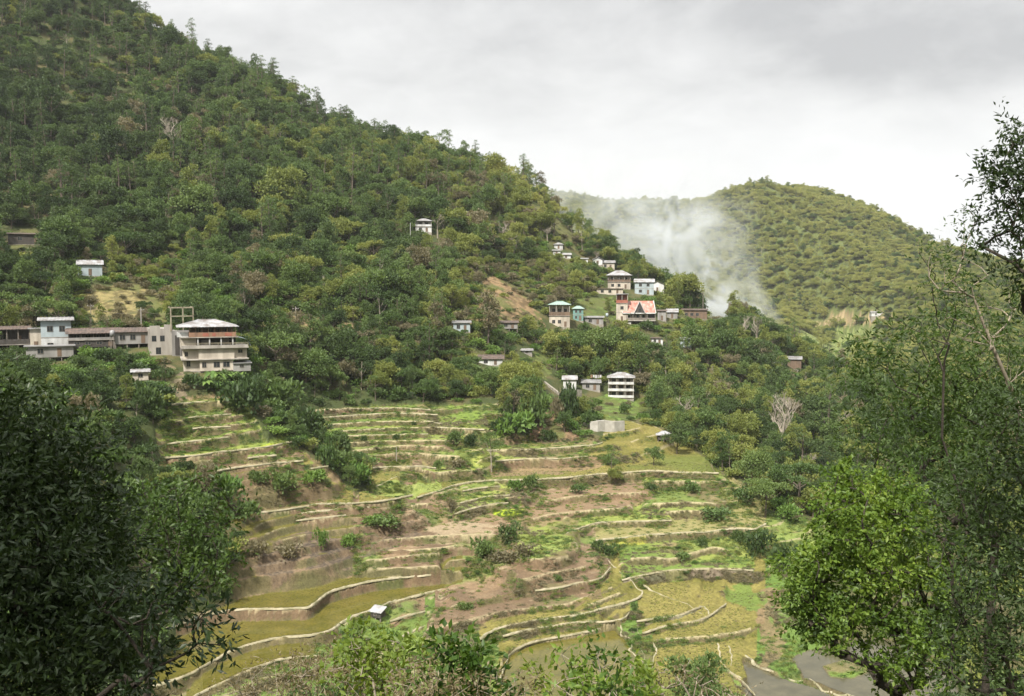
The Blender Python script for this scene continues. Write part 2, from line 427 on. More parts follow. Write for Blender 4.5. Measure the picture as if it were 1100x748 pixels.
# spurs and gullies running down the far hill and the mountain
_rg = 1 - np.abs(2 * fbm(GX + .25 * GY, GY * .35, 150, 3, 301) - 1)
ZB = ZB + (_rg - .72) * 75 * sstep(640, 800, GY) * (1 - sstep(1150, 1350, GY) * .6)
_r2 = 1 - np.abs(2 * fbm(GX * .9 + .3 * GY, GY * .4 - GX * .2, 70, 3, 302) - 1)
ZB = ZB + (_r2 - .80) * 11 * sstep(300, 360, RG) * (1 - sstep(560, 640, GY)) * sstep(0, -60, GX - 60)

def poly_mask(poly_xy, x, y):
    """points inside a polygon given in plan"""
    P = np.asarray(poly_xy); inside = np.zeros(np.shape(x), bool); j = len(P) - 1
    for i in range(len(P)):
        xi, yi = P[i]; xj, yj = P[j]
        if yi != yj:
            c = ((yi > y) != (yj > y)) & (x < (xj - xi) * (y - yi) / (yj - yi) + xi)
            inside ^= c
        j = i
    return inside

def plan(pts, Z=None):
    out = []
    for u, v in pts:
        h = cast(ZB if Z is None else Z, u, v, 60)
        if h is not None: out.append((h[0], h[1]))
    return out

# cultivated ground: everything else on the slopes is wooded
TERR = plan([(120,760),(150,690),(205,655),(240,635),(262,600),(270,575),(240,545),(225,520),(175,505),(165,480),(178,425),(256,424),(262,440),(285,470),(318,468),(335,490),(352,500),(372,520),(395,522),(382,495),(350,470),(320,436),(395,431),(540,433),(535,462),(645,470),(650,448),(700,455),(722,468),(775,505),(800,520),(830,548),(880,558),(905,600),(880,650),(900,700),(1010,760),(560,790)])
warp = (fbm(GX, GY, 14, 3, 11) - .5) * 8
IN_T = poly_mask(TERR, GX + warp, GY + warp * .6) & (RG > 95) & (RG < 330)

# stepped heights
edge = np.ones(GX.shape); step = np.full(GX.shape, np.nan); srf = np.zeros(GX.shape, np.int8); dist = np.full(GX.shape, 99.0); rz = np.zeros(GX.shape, np.int8); lid = np.full(GX.shape, -1, np.int16)
SURF = {'g': 1, 'p': 2, 'f': 3, 's': 4, 'y': 5, 'd': 6}; RIS = {'g': 1, 's': 2, 'w': 3}
cand_r = np.full((len(lines), NA), np.nan)
for k, L in enumerate(lines):
    o = np.argsort(L['az']); a = L['az'][o]; r = L['rr'][o]
    m = (AZ >= a[0]) & (AZ <= a[-1])
    cand_r[k, m] = np.interp(AZ[m], a, r) + (vnoise(AZ[m] * 90, AZ[m] * 0 + k, 5) - .5) * .35
for ia in np.where(~np.isnan(cand_r).all(0))[0]:
    ks = np.where(~np.isnan(cand_r[:, ia]))[0]
    rs = cand_r[ks, ia]; o = np.argsort(rs); ks = ks[o]; rs = rs[o]
    idx = np.searchsorted(rs, RR) - 1
    ok = idx >= 0
    kk = ks[np.clip(idx, 0, None)]
    zs = np.array([lines[q]['z'] for q in kk])
    step[ia, ok] = zs[ok]; lid[ia, ok] = kk[ok]
    srf[ia, ok] = [SURF[lines[q]['s']] for q in kk[ok]]
    dist[ia, ok] = (RR - rs[np.clip(idx, 0, None)])[ok]
    e = np.array([min(AZ[ia] - lines[q]['az'].min(), lines[q]['az'].max() - AZ[ia]) for q in kk]) * RR / 2.4
    edge[ia] = np.where(ok, np.clip(e, 0, 1), 1)
    # riser in front of the next edge
    nx = np.clip(idx + 1, 0, len(rs) - 1); has = idx + 1 < len(rs)
    gap = rs[nx] - RR
    zn = np.array([lines[q]['z'] for q in ks[nx]])
    for j in np.where(has & (gap < .55) & (gap > 0))[0]:
        lo = step[ia, j] if ok[j] else ZB[ia, j]
        hi = zn[j]
        if hi > lo:
            t = 1 - gap[j] / .55
            rr_ = t * t * (3 - 2 * t)
            step[ia, j] = lo + (hi - lo) * rr_
            rz[ia, j] = RIS[lines[ks[nx[j]]]['r']]
has_step = ~np.isnan(step)
rough = (fbm(GX, GY, 7, 4, 3) - .5)
# ground not on a traced level: generic low steps, so that every slope of the terraces is cut
gen_h = 1.25
wz = ZB + (fbm(GX, GY, 24, 3, 21) - .5) * 1.3
q = np.floor(wz / gen_h); fr = wz / gen_h - q
gen = (q + sstep(.80, 1.0, fr)) * gen_h - .3
dev = np.where(has_step, step - ZB, 0)
wgt = np.where(has_step, (1 - sstep(1.9, 2.9, -dev)) * (1 - sstep(.7, 1.5, dev)) * sstep(0, 1, edge), 0)
flat = np.where(has_step, step, 0) * wgt + gen * (1 - wgt)
on_flat = has_step & (wgt > .97) & (rz == 0)
Z = ZB.copy()
mt = IN_T.astype(float)
# soften the mask border
for _ in range(3):
    mt[1:-1] = (mt[:-2] + mt[1:-1] * 2 + mt[2:]) / 4
    mt[:, 1:-1] = (mt[:, :-2] + mt[:, 1:-1] * 2 + mt[:, 2:]) / 4
Z = ZB * (1 - mt) + flat * mt
# smooth tiny azimuth jitters
Zs = Z.copy()
for _ in range(6): Zs[1:-1] = (Zs[:-2] + 2 * Zs[1:-1] + Zs[2:]) / 4
Z = np.where(mt > .5, Zs, Z)
wet = (srf == 2) | (srf == 3)
amp = np.where(IN_T & on_flat, np.where(wet, .0, .12), .7) * sstep(8, 40, RG)
Z = Z + rough * amp * (1 + 3 * sstep(300, 600, RG)) + (fbm(GX, GY, 60, 4, 31) - .5) * 14 * sstep(450, 900, RG)
Z = Z + (fbm(GX, GY, 1.3, 2, 41) - .5) * np.where(IN_T & ~on_flat, .35, .05) * sstep(30, 60, RG) * (RG < 600)

# level basins: (outline, height or None, surface, name)
PADS = [
 ([(541,712),(552,701),(575,693),(603,688),(640,681),(662,676),(672,690),(684,703),(694,720),(700,748),(702,775),(530,775),(535,740)], -55.95, 2, 'pond'),
 ([(702,696),(730,692),(762,692),(776,715),(796,742),(770,765),(706,765),(700,720)], -55.9, 3, None),
 ([(797,710),(812,717),(835,727),(862,735),(892,746),(940,775),(800,775)], -57.0, 8, 'river'),
 ([(850,708),(868,699),(900,690),(940,684),(985,696),(1012,718),(1030,745),(1010,765),(950,760),(900,742),(866,729)], -56.7, 8, 'river'),
]
for pd in PADS:
    pts, z, sf, nm = pd
    xy = [tuple(at_z(a, b, z)[:2]) for a, b in pts]
    m = poly_mask(xy, GX + (fbm(GX, GY, 3, 2, 51) - .5) * 1.2, GY + (fbm(GX, GY, 3, 2, 52) - .5) * 1.2) & (RG > 90) & (RG < 260)
    Z[m] = z; srf[m] = sf; on_flat[m] = True; rz[m] = 0; dist[m] = 9; IN_T |= m; lid[m] = 200 + PADS.index(pd)
# grassy islet in the river
isl = poly_mask([tuple(at_z(a, b, -56.6)[:2]) for a, b in [(884,716),(905,710),(930,712),(936,720),(915,729),(892,727)]], GX, GY) & (RG > 90) & (RG < 260)
Z[isl] = -56.45; srf[isl] = 1; lid[isl] = -1

def H(x, y): return sample(Z, x, y)
def ground(u, v, rmin=60.0): return cast(Z, u, v, rmin)
# ------------------------------------------------------------------ ground colours (true colours of soil, straw, grass)
def C(*c): return np.array(c, float)
def lerp(a, b, t): t = np.clip(t, 0, 1)[..., None]; return a * (1 - t) + b * t
n_big = fbm(GX, GY, 22, 4, 61); n_mid = fbm(GX, GY, 5, 4, 62); n_fin = fbm(GX, GY, 1.1, 3, 63); n_tny = vnoise(GX / .35, GY / .35, 64)
GR1, GR2, GR3 = C(.115, .185, .04), C(.195, .245, .065), C(.07, .11, .03)
SO1, SO2, SO3 = C(.235, .165, .10), C(.14, .098, .062), C(.33, .26, .17)
STR, STN = C(.36, .31, .19), C(.24, .22, .18)
grass = lerp(lerp(GR1, GR2, sstep(.3, .75, n_big)), GR3, sstep(.52, .8, n_fin) * .45)
soil = lerp(lerp(SO1, SO2, sstep(.35, .65, n_mid)), SO3, sstep(.55, .8, n_fin) * .6)
col = lerp(C(.055, .07, .026), C(.11, .10, .045), sstep(.4, .7, n_mid))             # forest floor
col = lerp(col, lerp(C(.08, .105, .035), C(.13, .15, .05), n_fin), sstep(560, 640, GY))       # far hill
slope = np.zeros(GX.shape); slope[:, 1:-1] = np.abs(Z[:, 2:] - Z[:, :-2]) / (RR[2:] - RR[:-2])
steep = sstep(.35, .9, slope)
T = grass.copy()
def put(mask, c):
    global T
    T = np.where(mask[..., None], c, T)
put(srf == 3, lerp(lerp(C(.15, .14, .036), C(.205, .18, .055), sstep(.3, .7, n_mid)), C(.11, .14, .03), sstep(.5, .7, n_big) * .8) * (0.86 + .28 * n_tny[..., None]))
put(srf == 2, lerp(C(.105, .10, .024), C(.14, .125, .03), n_mid) + 0 * grass)
put(srf == 4, soil)
put(srf == 5, lerp(C(.24, .28, .055), C(.17, .22, .045), sstep(.3, .7, n_mid)))
put(srf == 6, lerp(C(.27, .23, .11), C(.2, .2, .07), n_mid))
put(srf == 7, lerp(C(.2, .14, .06), C(.17, .13, .05), n_mid))
put(srf == 8, lerp(C(.11, .09, .065), C(.14, .115, .08), n_mid))
lvl = ((lid.astype(int) * 7919 + 13) % 97) / 96.0
T = np.where((srf == 1)[..., None], T * (.82 + .42 * lvl[..., None]) * lerp(C(1, 1, 1), C(1.12, .98, .9), lvl * .9), T)
# mixed growth: soil breaking through grass and weeds over bare soil
T = np.where(((srf == 1) | (srf == 0))[..., None], lerp(T, soil * .9, sstep(.60, .70, fbm(GX, GY, 11, 4, 71)) * .7), T)
T = np.where((srf == 4)[..., None], lerp(T, grass, sstep(.55, .66, fbm(GX, GY, 9, 4, 72)) * .8), T)
ris_g = lerp(lerp(C(.06, .09, .028), C(.12, .135, .045), sstep(.3, .7, n_tny)), SO2 * .9, sstep(.47, .6, n_mid) * .8)
ris_s = lerp(lerp(SO2 * .9, SO1 * .85, n_fin), C(.08, .10, .03), sstep(.5, .64, n_mid) * .8)
ris_w = lerp(C(.15, .135, .11), C(.27, .25, .2), sstep(.3, .7, n_tny))
hs = steep
T = lerp(T, np.where((srf == 4)[..., None], ris_s, ris_g), hs)
for code, cc in ((1, ris_g), (2, ris_s), (3, ris_w)):
    T = np.where((rz == code)[..., None], cc, T)
# trodden rims of the levels
far_ = sstep(150, 250, RG); rim = (1 - sstep(.3 + .3 * far_, .8 + .7 * far_, dist)) * on_flat * (dist > 0) * (lid < 100)
dk = np.array([L['d'] for L in lines] + [0.0]); has_dk = dk[np.where((lid >= 0) & (lid < 100), lid, -1)] > 0
T = lerp(T, STR * (0.8 + .4 * n_tny[..., None]), rim * np.where(has_dk, .85, .75))
grim = (1 - sstep(.05, .16, fr)) * (wgt < .5) * (n_big > .40)
T = lerp(T, STR * .9, grim * .8)
# wet margin inside ponds where bank meets water
# patches traced from the photograph: cut, burnt or freshly dug ground
WP = [(fbm(GX, GY, 6, 3, 80 + i) - .5) * 6 for i in range(3)]; WF = fbm(GX, GY, 3, 3, 81) + .12
def patch(pts, colr, strength=1.0, soft=.16, seed=80, out=False):
    global T, col
    xy = plan(pts, Z)
    if len(xy) < 3: return None
    q = np.array(xy); qa = np.arctan2(q[:, 0], q[:, 1]); qr = np.hypot(q[:, 0], q[:, 1])
    i0, i1 = np.searchsorted(AZ, [qa.min() - .04, qa.max() + .04]); j0, j1 = np.searchsorted(RR, [max(qr.min() - 8, 60), qr.max() + 8])
    w = WP[seed % 3][i0:i1, j0:j1]
    m = np.zeros(GX.shape, bool); m[i0:i1, j0:j1] = poly_mask(xy, GX[i0:i1, j0:j1] + w, GY[i0:i1, j0:j1] + w)
    f = m * strength * sstep(.3, .3 + soft, WF)
    if out: col = lerp(col, colr, f)
    else: T = lerp(T, colr, f)
    return m
BURN = lerp(C(.085, .068, .052), C(.17, .13, .09), sstep(.3, .7, n_tny * .5 + n_fin * .5))
patch([(255,575),(330,570),(385,590),(385,612),(350,618),(300,632),(250,640),(230,600)], lerp(BURN, SO1, sstep(.5, .62, n_mid) * .7))
patch([(330,585),(370,580),(384,600),(380,616),(330,612)], lerp(C(.07, .058, .047), C(.15, .115, .08), sstep(.35, .75, n_tny * .5 + n_fin * .5)), .85)
patch([(385,575),(395,562),(440,560),(450,575),(420,590),(388,600)], BURN, .8)
patch([(455,565),(500,552),(535,565),(530,576),(470,584)], SO3 * .95, .9)
patch([(220,512),(300,508),(345,520),(370,535),(330,545),(270,552),(255,530)], soil * .95, .7)
patch([(500,640),(520,628),(580,610),(640,592),(655,606),(640,628),(600,640),(560,652),(510,660)], lerp(soil, SO2, n_fin * .8), .75)
patch([(470,650),(500,640),(560,650),(640,636),(648,644),(560,662),(480,676)], SO2 * 1.1, .7)
patch([(530,500),(560,496),(640,490),(645,502),(600,510),(535,512)], SO1, .8)
patch([(555,545),(600,530),(660,523),(705,520),(710,535),(640,546),(600,560),(560,570)], SO1 * .95, .8)
patch([(560,462),(600,472),(640,470),(640,478),(560,480),(540,472)], SO1, .7)
patch([(400,488),(440,478),(470,485),(468,500),(400,500)], SO1 * .9, .65)
patch([(240,425),(190,418),(180,428),(250,430)], SO1 * 1.2, .8)
patch([(335,470),(350,480),(372,510),(380,522),(360,520),(335,500)], SO1, .8)
patch([(820,630),(835,636),(845,700),(830,715),(815,690)], SO1 * .9, .8)
patch([(570,585),(600,578),(622,585),(600,596),(572,596)], GR2 * 1.1, .9)
patch([(400,525),(470,515),(470,528),(430,536),(395,537)], GR2 * 1.15, .8)
patch([(670,606),(800,604),(810,610),(700,614)], C(.14, .20, .045), .8)
patch([(775,630),(800,622),(825,640),(820,655),(785,650),(772,640)], C(.12, .18, .04), .85)
patch([(672,575),(700,572),(702,578),(668,583),(655,582)], C(.31, .32, .05), .85, .3)
patch([(528,549),(545,546),(562,548),(558,554),(540,556),(527,553)], C(.33, .42, .035), 1, .05)
patch([(285,478),(312,474),(310,479),(285,483)], C(.3, .36, .04), .95)
# the steps go on through the bare ground: darker cut faces, paler trodden rims
bare = np.isin(srf, (4,)) | ((rz == 2) | (rz == 3))
T = lerp(T, ris_s * .85, ((rz > 0) | ((steep > .5) & (RG < 190))) * .6)
T = lerp(T, STR * (.75 + .4 * n_tny[..., None]), rim * .6)
T *= (0.88 + .24 * n_tny[..., None])
col = np.where(IN_T[..., None], T, col)
CLEAR = []
for pts, c_, st in (
    ([(80,350),(92,318),(138,300),(168,318),(190,345)], C(.23, .19, .085), .9),
    ([(0,348),(10,322),(50,326),(70,350)], C(.17, .14, .06), .7),
    ([(500,352),(512,322),(528,296),(552,308),(575,332),(588,352)], C(.25, .17, .095), .9),
    ([(270,352),(290,338),(345,342),(410,348),(400,356),(280,356)], C(.25, .18, .10), .8),
    ([(570,478),(576,448),(594,440),(610,455),(622,474)], C(.23, .15, .09), .95),
    ([(560,392),(575,378),(600,372),(590,400),(565,412)], C(.14, .17, .05), .7),
    ([(615,320),(660,318),(664,345),(625,345)], C(.11, .15, .04), .8),
    ([(618,430),(650,424),(700,430),(712,446),(660,452),(630,448)], C(.13, .19, .045), .9),
    ([(640,250),(600,235),(560,215),(575,240),(620,270)], C(.17, .165, .06), .6),
    ([(160,345),(176,345),(180,400),(160,400)], C(.24, .19, .12), .8),
    ([(182,405),(200,398),(205,428),(190,432)], C(.24, .19, .13), .8),
    ([(860,345),(900,336),(960,336),(958,343),(900,347),(870,354)], C(.30, .23, .13), .95),
    ([(845,356),(900,352),(940,352),(930,380),(900,400),(870,380)], C(.20, .24, .08), .85),
    ([(0,275),(0,255),(40,245),(60,262),(40,280)], C(.10, .085, .05), .6)):
    CLEAR.append(patch(pts, lerp(lerp(c_ * .55, c_ * 1.2, sstep(.3, .7, n_fin)), C(.10, .12, .035), sstep(.5, .64, n_mid) * .85), st, seed=90 + len(CLEAR), out=True))
clear = np.zeros(GX.shape, bool)
for m in CLEAR:
    if m is not None: clear |= m

m, nt, out = new_mat('soil_and_grass')
at = nd(nt, 'ShaderNodeAttribute', attribute_name='col')
fine = noise_n(nt, 3.2, 5, 'world', .7)
c = mixc(nt, at.outputs['Color'], ramp(nt, fine, [(.3, (.55, .55, .5)), (.7, (1.4, 1.4, 1.4))]), .75, 'MULTIPLY')
b = nt.nodes.new('ShaderNodeBsdfPrincipled'); b.inputs['Roughness'].default_value = .92; b.inputs['Specular IOR Level'].default_value = .2
nt.links.new(c, b.inputs['Base Color'])
bp = nt.nodes.new('ShaderNodeBump'); bp.inputs['Strength'].default_value = .55; bp.inputs['Distance'].default_value = .12
nt.links.new(fine, bp.inputs['Height']); nt.links.new(bp.outputs[0], b.inputs['Normal'])
nt.links.new(b.outputs[0], out.inputs[0])
M_GROUND = m

def water_mat(name, c0, c1, rough):
    m, nt, out = new_mat(name)
    b = nt.nodes.new('ShaderNodeBsdfPrincipled'); b.inputs['Roughness'].default_value = rough; b.inputs['IOR'].default_value = 1.33
    f = noise_n(nt, .35, 4, 'world'); f2 = noise_n(nt, 2.5, 3, 'world')
    nt.links.new(mixc(nt, mixc(nt, c0, c1, ramp(nt, f, [(.35, (0, 0, 0)), (.65, (1, 1, 1))])), tuple(x * .7 for x in c0), ramp(nt, f2, [(.45, (0, 0, 0)), (.7, (.8, .8, .8))])), b.inputs['Base Color'])
    bp = nt.nodes.new('ShaderNodeBump'); bp.inputs['Strength'].default_value = .12; bp.inputs['Distance'].default_value = .03
    nt.links.new(noise_n(nt, 6, 2, 'world'), bp.inputs['Height']); nt.links.new(bp.outputs[0], b.inputs['Normal'])
    nt.links.new(b.outputs[0], out.inputs[0])
    return m
M_POND = water_mat('pond_water', (.10, .095, .02), (.15, .13, .03), .12)
M_RIVER = water_mat('river_water', (.115, .105, .062), (.07, .066, .038), .03)
M_PUD = water_mat('puddle_water', (.21, .14, .055), (.24, .16, .065), .2)

vv_ = np.stack([GX, GY, Z], -1).reshape(-1, 3)
ii_ = np.arange(NA - 1)[:, None] * NR + np.arange(NR - 1)[None]
ff_ = np.stack([ii_, ii_ + 1, ii_ + NR + 1, ii_ + NR], -1).reshape(-1, 4)
me = mesh_np('ground', vv_, ff_, [M_GROUND], smooth=False)
ca = me.color_attributes.new('col', 'FLOAT_COLOR', 'POINT')
ca.data.foreach_set('color', np.c_[col.reshape(-1, 3), np.ones(NA * NR)].astype(np.float32).ravel())
go = link('ground', me); tag(go, 'steep green valley with stepped rice terraces below wooded mountains', kind='structure')

def sheet(name, mask, mat, dz):
    q = mask[:-1, :-1] & mask[1:, :-1] & mask[:-1, 1:] & mask[1:, 1:]
    f = ff_.reshape(NA - 1, NR - 1, 4)[q]
    if len(f) < 4: return
    ids, inv = np.unique(f.ravel(), return_inverse=True)
    v = vv_[ids].copy(); v[:, 2] += dz
    o = link(name, mesh_np(name, v, inv.reshape(-1, 4), [mat], smooth=True)); tag(o, kind='structure')
    return o
for k, L in enumerate(lines):
    if L['s'] == 'p': sheet('pond', (lid == k) & on_flat & (dist > .3) & (np.abs(Z - L['z']) < .12) & (srf == 2), M_POND, .05)
for i, (pts, z, sf, nm) in enumerate(PADS):
    if nm: sheet(nm, (lid == 200 + i), {'pond': M_POND, 'river': M_RIVER, 'puddle': M_PUD}[nm], .05)

# ------------------------------------------------------------------ pale mud and stone banks on the rims
M_BANK = surf_mat('dry_mud_bank', (.42, .375, .265), (.22, .21, .115), .9, .95, .6)
def bank(L, w, label, extra=None):
    p = L['p'] if extra is None else extra
    # resample along the line
    d = np.r_[0, np.cumsum(np.hypot(*(p[1:, :2] - p[:-1, :2]).T))]
    n = max(6, int(d[-1] / .3)); t = np.linspace(0, d[-1], n)
    x = np.interp(t, d, p[:, 0]); y = np.interp(t, d, p[:, 1]); z = np.interp(t, d, p[:, 2])
    x += (vnoise(t / 1.3, t * 0, 7) - .5) * .25; y += (vnoise(t / 1.3, t * 0 + 5, 8) - .5) * .25
    tx = np.gradient(x); ty = np.gradient(y); l = np.hypot(tx, ty) + 1e-9; nx, ny = -ty / l, tx / l
    ww = w * (.35 + 1.0 * vnoise(t / 2.3, t * 0, 9) * (.5 + vnoise(t / .6, t * 0, 19))) * np.where(vnoise(t / 3.1, t * 0, 29) < .16, .35, 1); hh = .02 + .22 * vnoise(t / .5, t * 0, 10) * vnoise(t / 2.1, t * 0, 12)
    prof = [(-.62, -.5, -.2), (-.45, .45, 1), (0, .25, 1.15), (.45, .5, 1), (.62, -.3, -.5)]
    V = []
    for (a, _, h) in prof:
        V.append(np.stack([x + nx * ww * a, y + ny * ww * a, z + np.where(h > 0, hh * h, h * .9)], 1))
    V = np.stack(V, 1).reshape(-1, 3); m = len(prof)
    i = np.arange(n - 1)[:, None] * m + np.arange(m - 1)[None]
    F = np.stack([i, i + 1, i + m + 1, i + m], -1).reshape(-1, 4)
    me = mesh_np('terrace_bank', V, F, [M_BANK], smooth=True)
    return tag(link('terrace_bank', me), label, 'bank', 'pale mud banks rimming the rice terraces')
for L in lines:
    if L['d'] > 0: bank(L, L['d'] * (.54 if L['rr'].mean() < 172 else .46), L['label'])
for (pts, z, w, lab) in (
    ([(689,640),(690,635),(682,630),(673,622),(665,613),(654,603),(641,595)], -53.3, .35, 'pale bank climbing from the sharp hook up the edge of the brown knoll'),
    ([(667,672),(668,683),(679,690),(686,684),(685,674)], -55.4, .3, 'small looping pale bank like a horseshoe beside the large bottom pond'),
    ([(679,690),(676,699),(686,708),(692,712),(692,703),(688,697)], -55.7, .28, 'small curled pale bank below the horseshoe loop'),
    ([(702,690),(706,699),(702,710),(700,722)], -55.6, .28, 'short wavy pale bank running down between the bottom pond and the lowest field'),
    ([(771,691),(773,701),(774,711),(786,724),(800,737)], -55.7, .3, 'longer of the two pale banks dropping beside the lowest field'),
    ([(783,694),(786,705),(785,716)], -55.6, .26, 'shorter of the two pale banks dropping beside the lowest field'),
    ([(690,627),(719,643),(745,655),(754,660)], -54.1, .22, 'thin straw coloured path crossing the broad olive field'),
    ([(752,651),(760,655),(762,662),(752,668)], -54.4, .28, 'hooked pale bank at the corner of the broad olive field'),
    ([(801,704),(812,714),(835,724),(862,732),(892,743),(930,758)], -56.6, .5, 'rusty brown mud bank along the near edge of the grey river'),
    ([(404,522),(417,517),(429,513)], -41.6, .3, 'small slanting pale bank beside the green shrubs below the upper terraces'),
    ([(466,453.5),(490,454.5),(514,454.5)], -34.4, .5, 'bright white concrete kerb on an upper terrace')):
    p = np.array([at_z(a, b, z) for a, b in pts])
    g = [ground(a, b, 90) for a, b in pts]
    p = np.array([gg if gg is not None and abs(gg[2] - z) < 2.5 else pp for gg, pp in zip(g, p)])
    q = []
    for a, b in zip(p[:-1], p[1:]):
        for t in np.linspace(0, 1, 5)[:-1]: q.append(a + (b - a) * t)
    q.append(p[-1]); q = np.array(q); q[:, 2] = np.maximum(sample(Z, q[:, 0], q[:, 1]), q[:, 2] - .3)
    bank(None, w * .65, lab, q)
# ------------------------------------------------------------------ foliage and bark
def leaf_mat(name, greens, trans=.3, patch_scale=.03, rough=.55, spec=.35):
    """greens: dark to light; every plant takes its own tone, every leaf a variation of it"""
    m, nt, out = new_mat(name)
    oi = nt.nodes.new('ShaderNodeObjectInfo')
    at = nd(nt, 'ShaderNodeAttribute', attribute_name='tone')
    pn = noise_n(nt, patch_scale, 2, 'world')
    f = math_n(nt, 'ADD', math_n(nt, 'MULTIPLY', oi.outputs['Random'], .45), math_n(nt, 'MULTIPLY', pn, .3))
    f = math_n(nt, 'ADD', f, math_n(nt, 'MULTIPLY', at.outputs['Fac'], .42))
    k = len(greens) - 1
    c = ramp(nt, math_n(nt, 'SUBTRACT', f, .1), [(i / k, g) for i, g in enumerate(greens)])
    b = nt.nodes.new('ShaderNodeBsdfPrincipled'); b.inputs['Roughness'].default_value = rough; b.inputs['Specular IOR Level'].default_value = spec
    t = nt.nodes.new('ShaderNodeBsdfTranslucent')
    nt.links.new(c, b.inputs['Base Color']); nt.links.new(mixc(nt, c, (1.25, 1.2, .55), 1.0, 'MULTIPLY'), t.inputs['Color'])
    mx = nt.nodes.new('ShaderNodeMixShader'); mx.inputs[0].default_value = trans
    nt.links.new(b.outputs[0], mx.inputs[1]); nt.links.new(t.outputs[0], mx.inputs[2]); nt.links.new(mx.outputs[0], out.inputs[0])
    return m
def _br(cs, k): return [tuple(x * k for x in c) for c in cs]
LM = {
 'dark':   leaf_mat('dark_green_leaves', [(.024, .048, .017), (.05, .088, .028), (.085, .132, .042), (.13, .18, .06)], .3),
 'mid':    leaf_mat('green_leaves', [(.045, .088, .028), (.085, .142, .042), (.135, .20, .06), (.20, .265, .085)], .3),
 'yellow': leaf_mat('yellow_green_leaves', [(.11, .15, .04), (.18, .22, .056), (.25, .28, .075), (.33, .34, .11)]),
 'painted_sun':  leaf_mat('sun_painted_leaves', [(.19, .225, .065), (.28, .31, .095), (.36, .37, .125), (.43, .42, .16)], .38),  # pale greens: sunlight on the far hill is painted into the leaf colour
 'dry':    leaf_mat('dry_brown_leaves', [(.11, .105, .06), (.17, .155, .09), (.23, .205, .13), (.29, .25, .17)]),
 'bright': leaf_mat('bright_green_leaves', [(.07, .13, .03), (.11, .20, .045), (.17, .27, .06), (.24, .33, .08)]),
}
BARK = surf_mat('grey_brown_bark', (.16, .13, .10), (.075, .06, .048), 3, .95, .5)
PALE = surf_mat('pale_bark', (.36, .32, .26), (.22, .19, .15), 3, .9, .4)

def leaf_faces(P, N, L, Wd, rng, jit=.7, fold=.25):
    """one folded leaf (two triangles) at every point, N = the direction it grows"""
    n = len(P)
    D = N + rng.normal(0, jit, (n, 3)); D /= np.linalg.norm(D, axis=1)[:, None] + 1e-9
    R = rng.normal(0, 1, (n, 3)); S = np.cross(D, R); S /= np.linalg.norm(S, axis=1)[:, None] + 1e-9
    U = np.cross(D, S)
    l = (L * rng.uniform(.65, 1.3, n))[:, None]; w = (Wd * rng.uniform(.7, 1.25, n))[:, None]
    mid = P + D * l * .45
    V = np.stack([P, mid + S * w * .5 + U * w * fold, P + D * l, mid - S * w * .5 + U * w * fold], 1).reshape(-1, 3)
    i = np.arange(n)[:, None] * 4
    F = np.concatenate([i + np.array([[0, 1, 2]]), i + np.array([[0, 2, 3]])], 1).reshape(-1, 3)
    return V, F, np.repeat(rng.random(n), 2)

def foliage_mesh(name, V, F, tone, mat):
    me = mesh_np(name, V, F, [mat])
    a = me.attributes.new('tone', 'FLOAT', 'FACE'); a.data.foreach_set('value', tone.astype(np.float32))
    return me

def puff_points(puffs, per, rng, squash=.75):
    P = []; N = []
    for (x, y, z, r) in puffs:
        n = int(per * (r ** 2)); d = rng.normal(0, 1, (n, 3)); d /= np.linalg.norm(d, axis=1)[:, None]
        d[:, 2] = np.where(d[:, 2] < -.35, -d[:, 2], d[:, 2])
        lump = 1 + .35 * np.sin(d[:, 0] * 4 + x * 3) * np.cos(d[:, 1] * 5 + y)
        rr = r * lump * rng.uniform(.55, 1.08, n) ** .6
        P.append(np.stack([x + d[:, 0] * rr, y + d[:, 1] * rr, z + d[:, 2] * rr * squash], 1)); N.append(d * .8 + [0, 0, .35])
    return np.concatenate(P), np.concatenate(N)

def shape_puffs(kind, rng):
    """crown lobes (x, y, z, r), height of the tree, trunk radius"""
    p = []
    if kind == 'round':
        for i in range(13):
            a = rng.uniform(0, 2 * PI); r = rng.uniform(.4, 2.6); p.append((r * math.cos(a), r * math.sin(a), 4.0 + rng.uniform(-.8, 1.9) - r * .3, rng.uniform(.8, 1.5)))
        return p, 4.2, .16
    if kind == 'tall':
        for i in range(14):
            t = i / 13; a = rng.uniform(0, 2 * PI); r = (1 - abs(t - .4)) * rng.uniform(.3, 1.7)
            p.append((r * math.cos(a), r * math.sin(a), 3.2 + t * 5.4, rng.uniform(.65, 1.15)))
        return p, 7.2, .16
    if kind == 'umbrella':
        for i in range(15):
            a = rng.uniform(0, 2 * PI); r = math.sqrt(rng.random()) * 3.9; p.append((r * math.cos(a), r * math.sin(a), 5.6 - r * .22 + rng.uniform(-.55, .35), rng.uniform(.75, 1.2)))
        return p, 5.0, .17
    if kind == 'loose':
        for i in range(9):
            a = rng.uniform(0, 2 * PI); r = rng.uniform(.5, 2.4); p.append((r * math.cos(a), r * math.sin(a), 4.8 + rng.uniform(-1.6, 2.2), rng.uniform(.5, 1.0)))
        return p, 6.0, .13
    if kind == 'pine':
        for i in range(12):
            t = i / 11; a = i * 2.4; r = (1.9 - 1.4 * t) * rng.uniform(.4, 1); p.append((r * math.cos(a), r * math.sin(a), 4.2 + t * 5.2, rng.uniform(.5, .85) * (1.1 - .3 * t)))
        return p, 9.2, .17
    if kind == 'bush':
        for i in range(7):
            a = rng.uniform(0, 2 * PI); r = rng.uniform(0, 1.0); p.append((r * math.cos(a), r * math.sin(a), .35 + rng.uniform(0, .6), rng.uniform(.45, .8)))
        return p, .5, .04

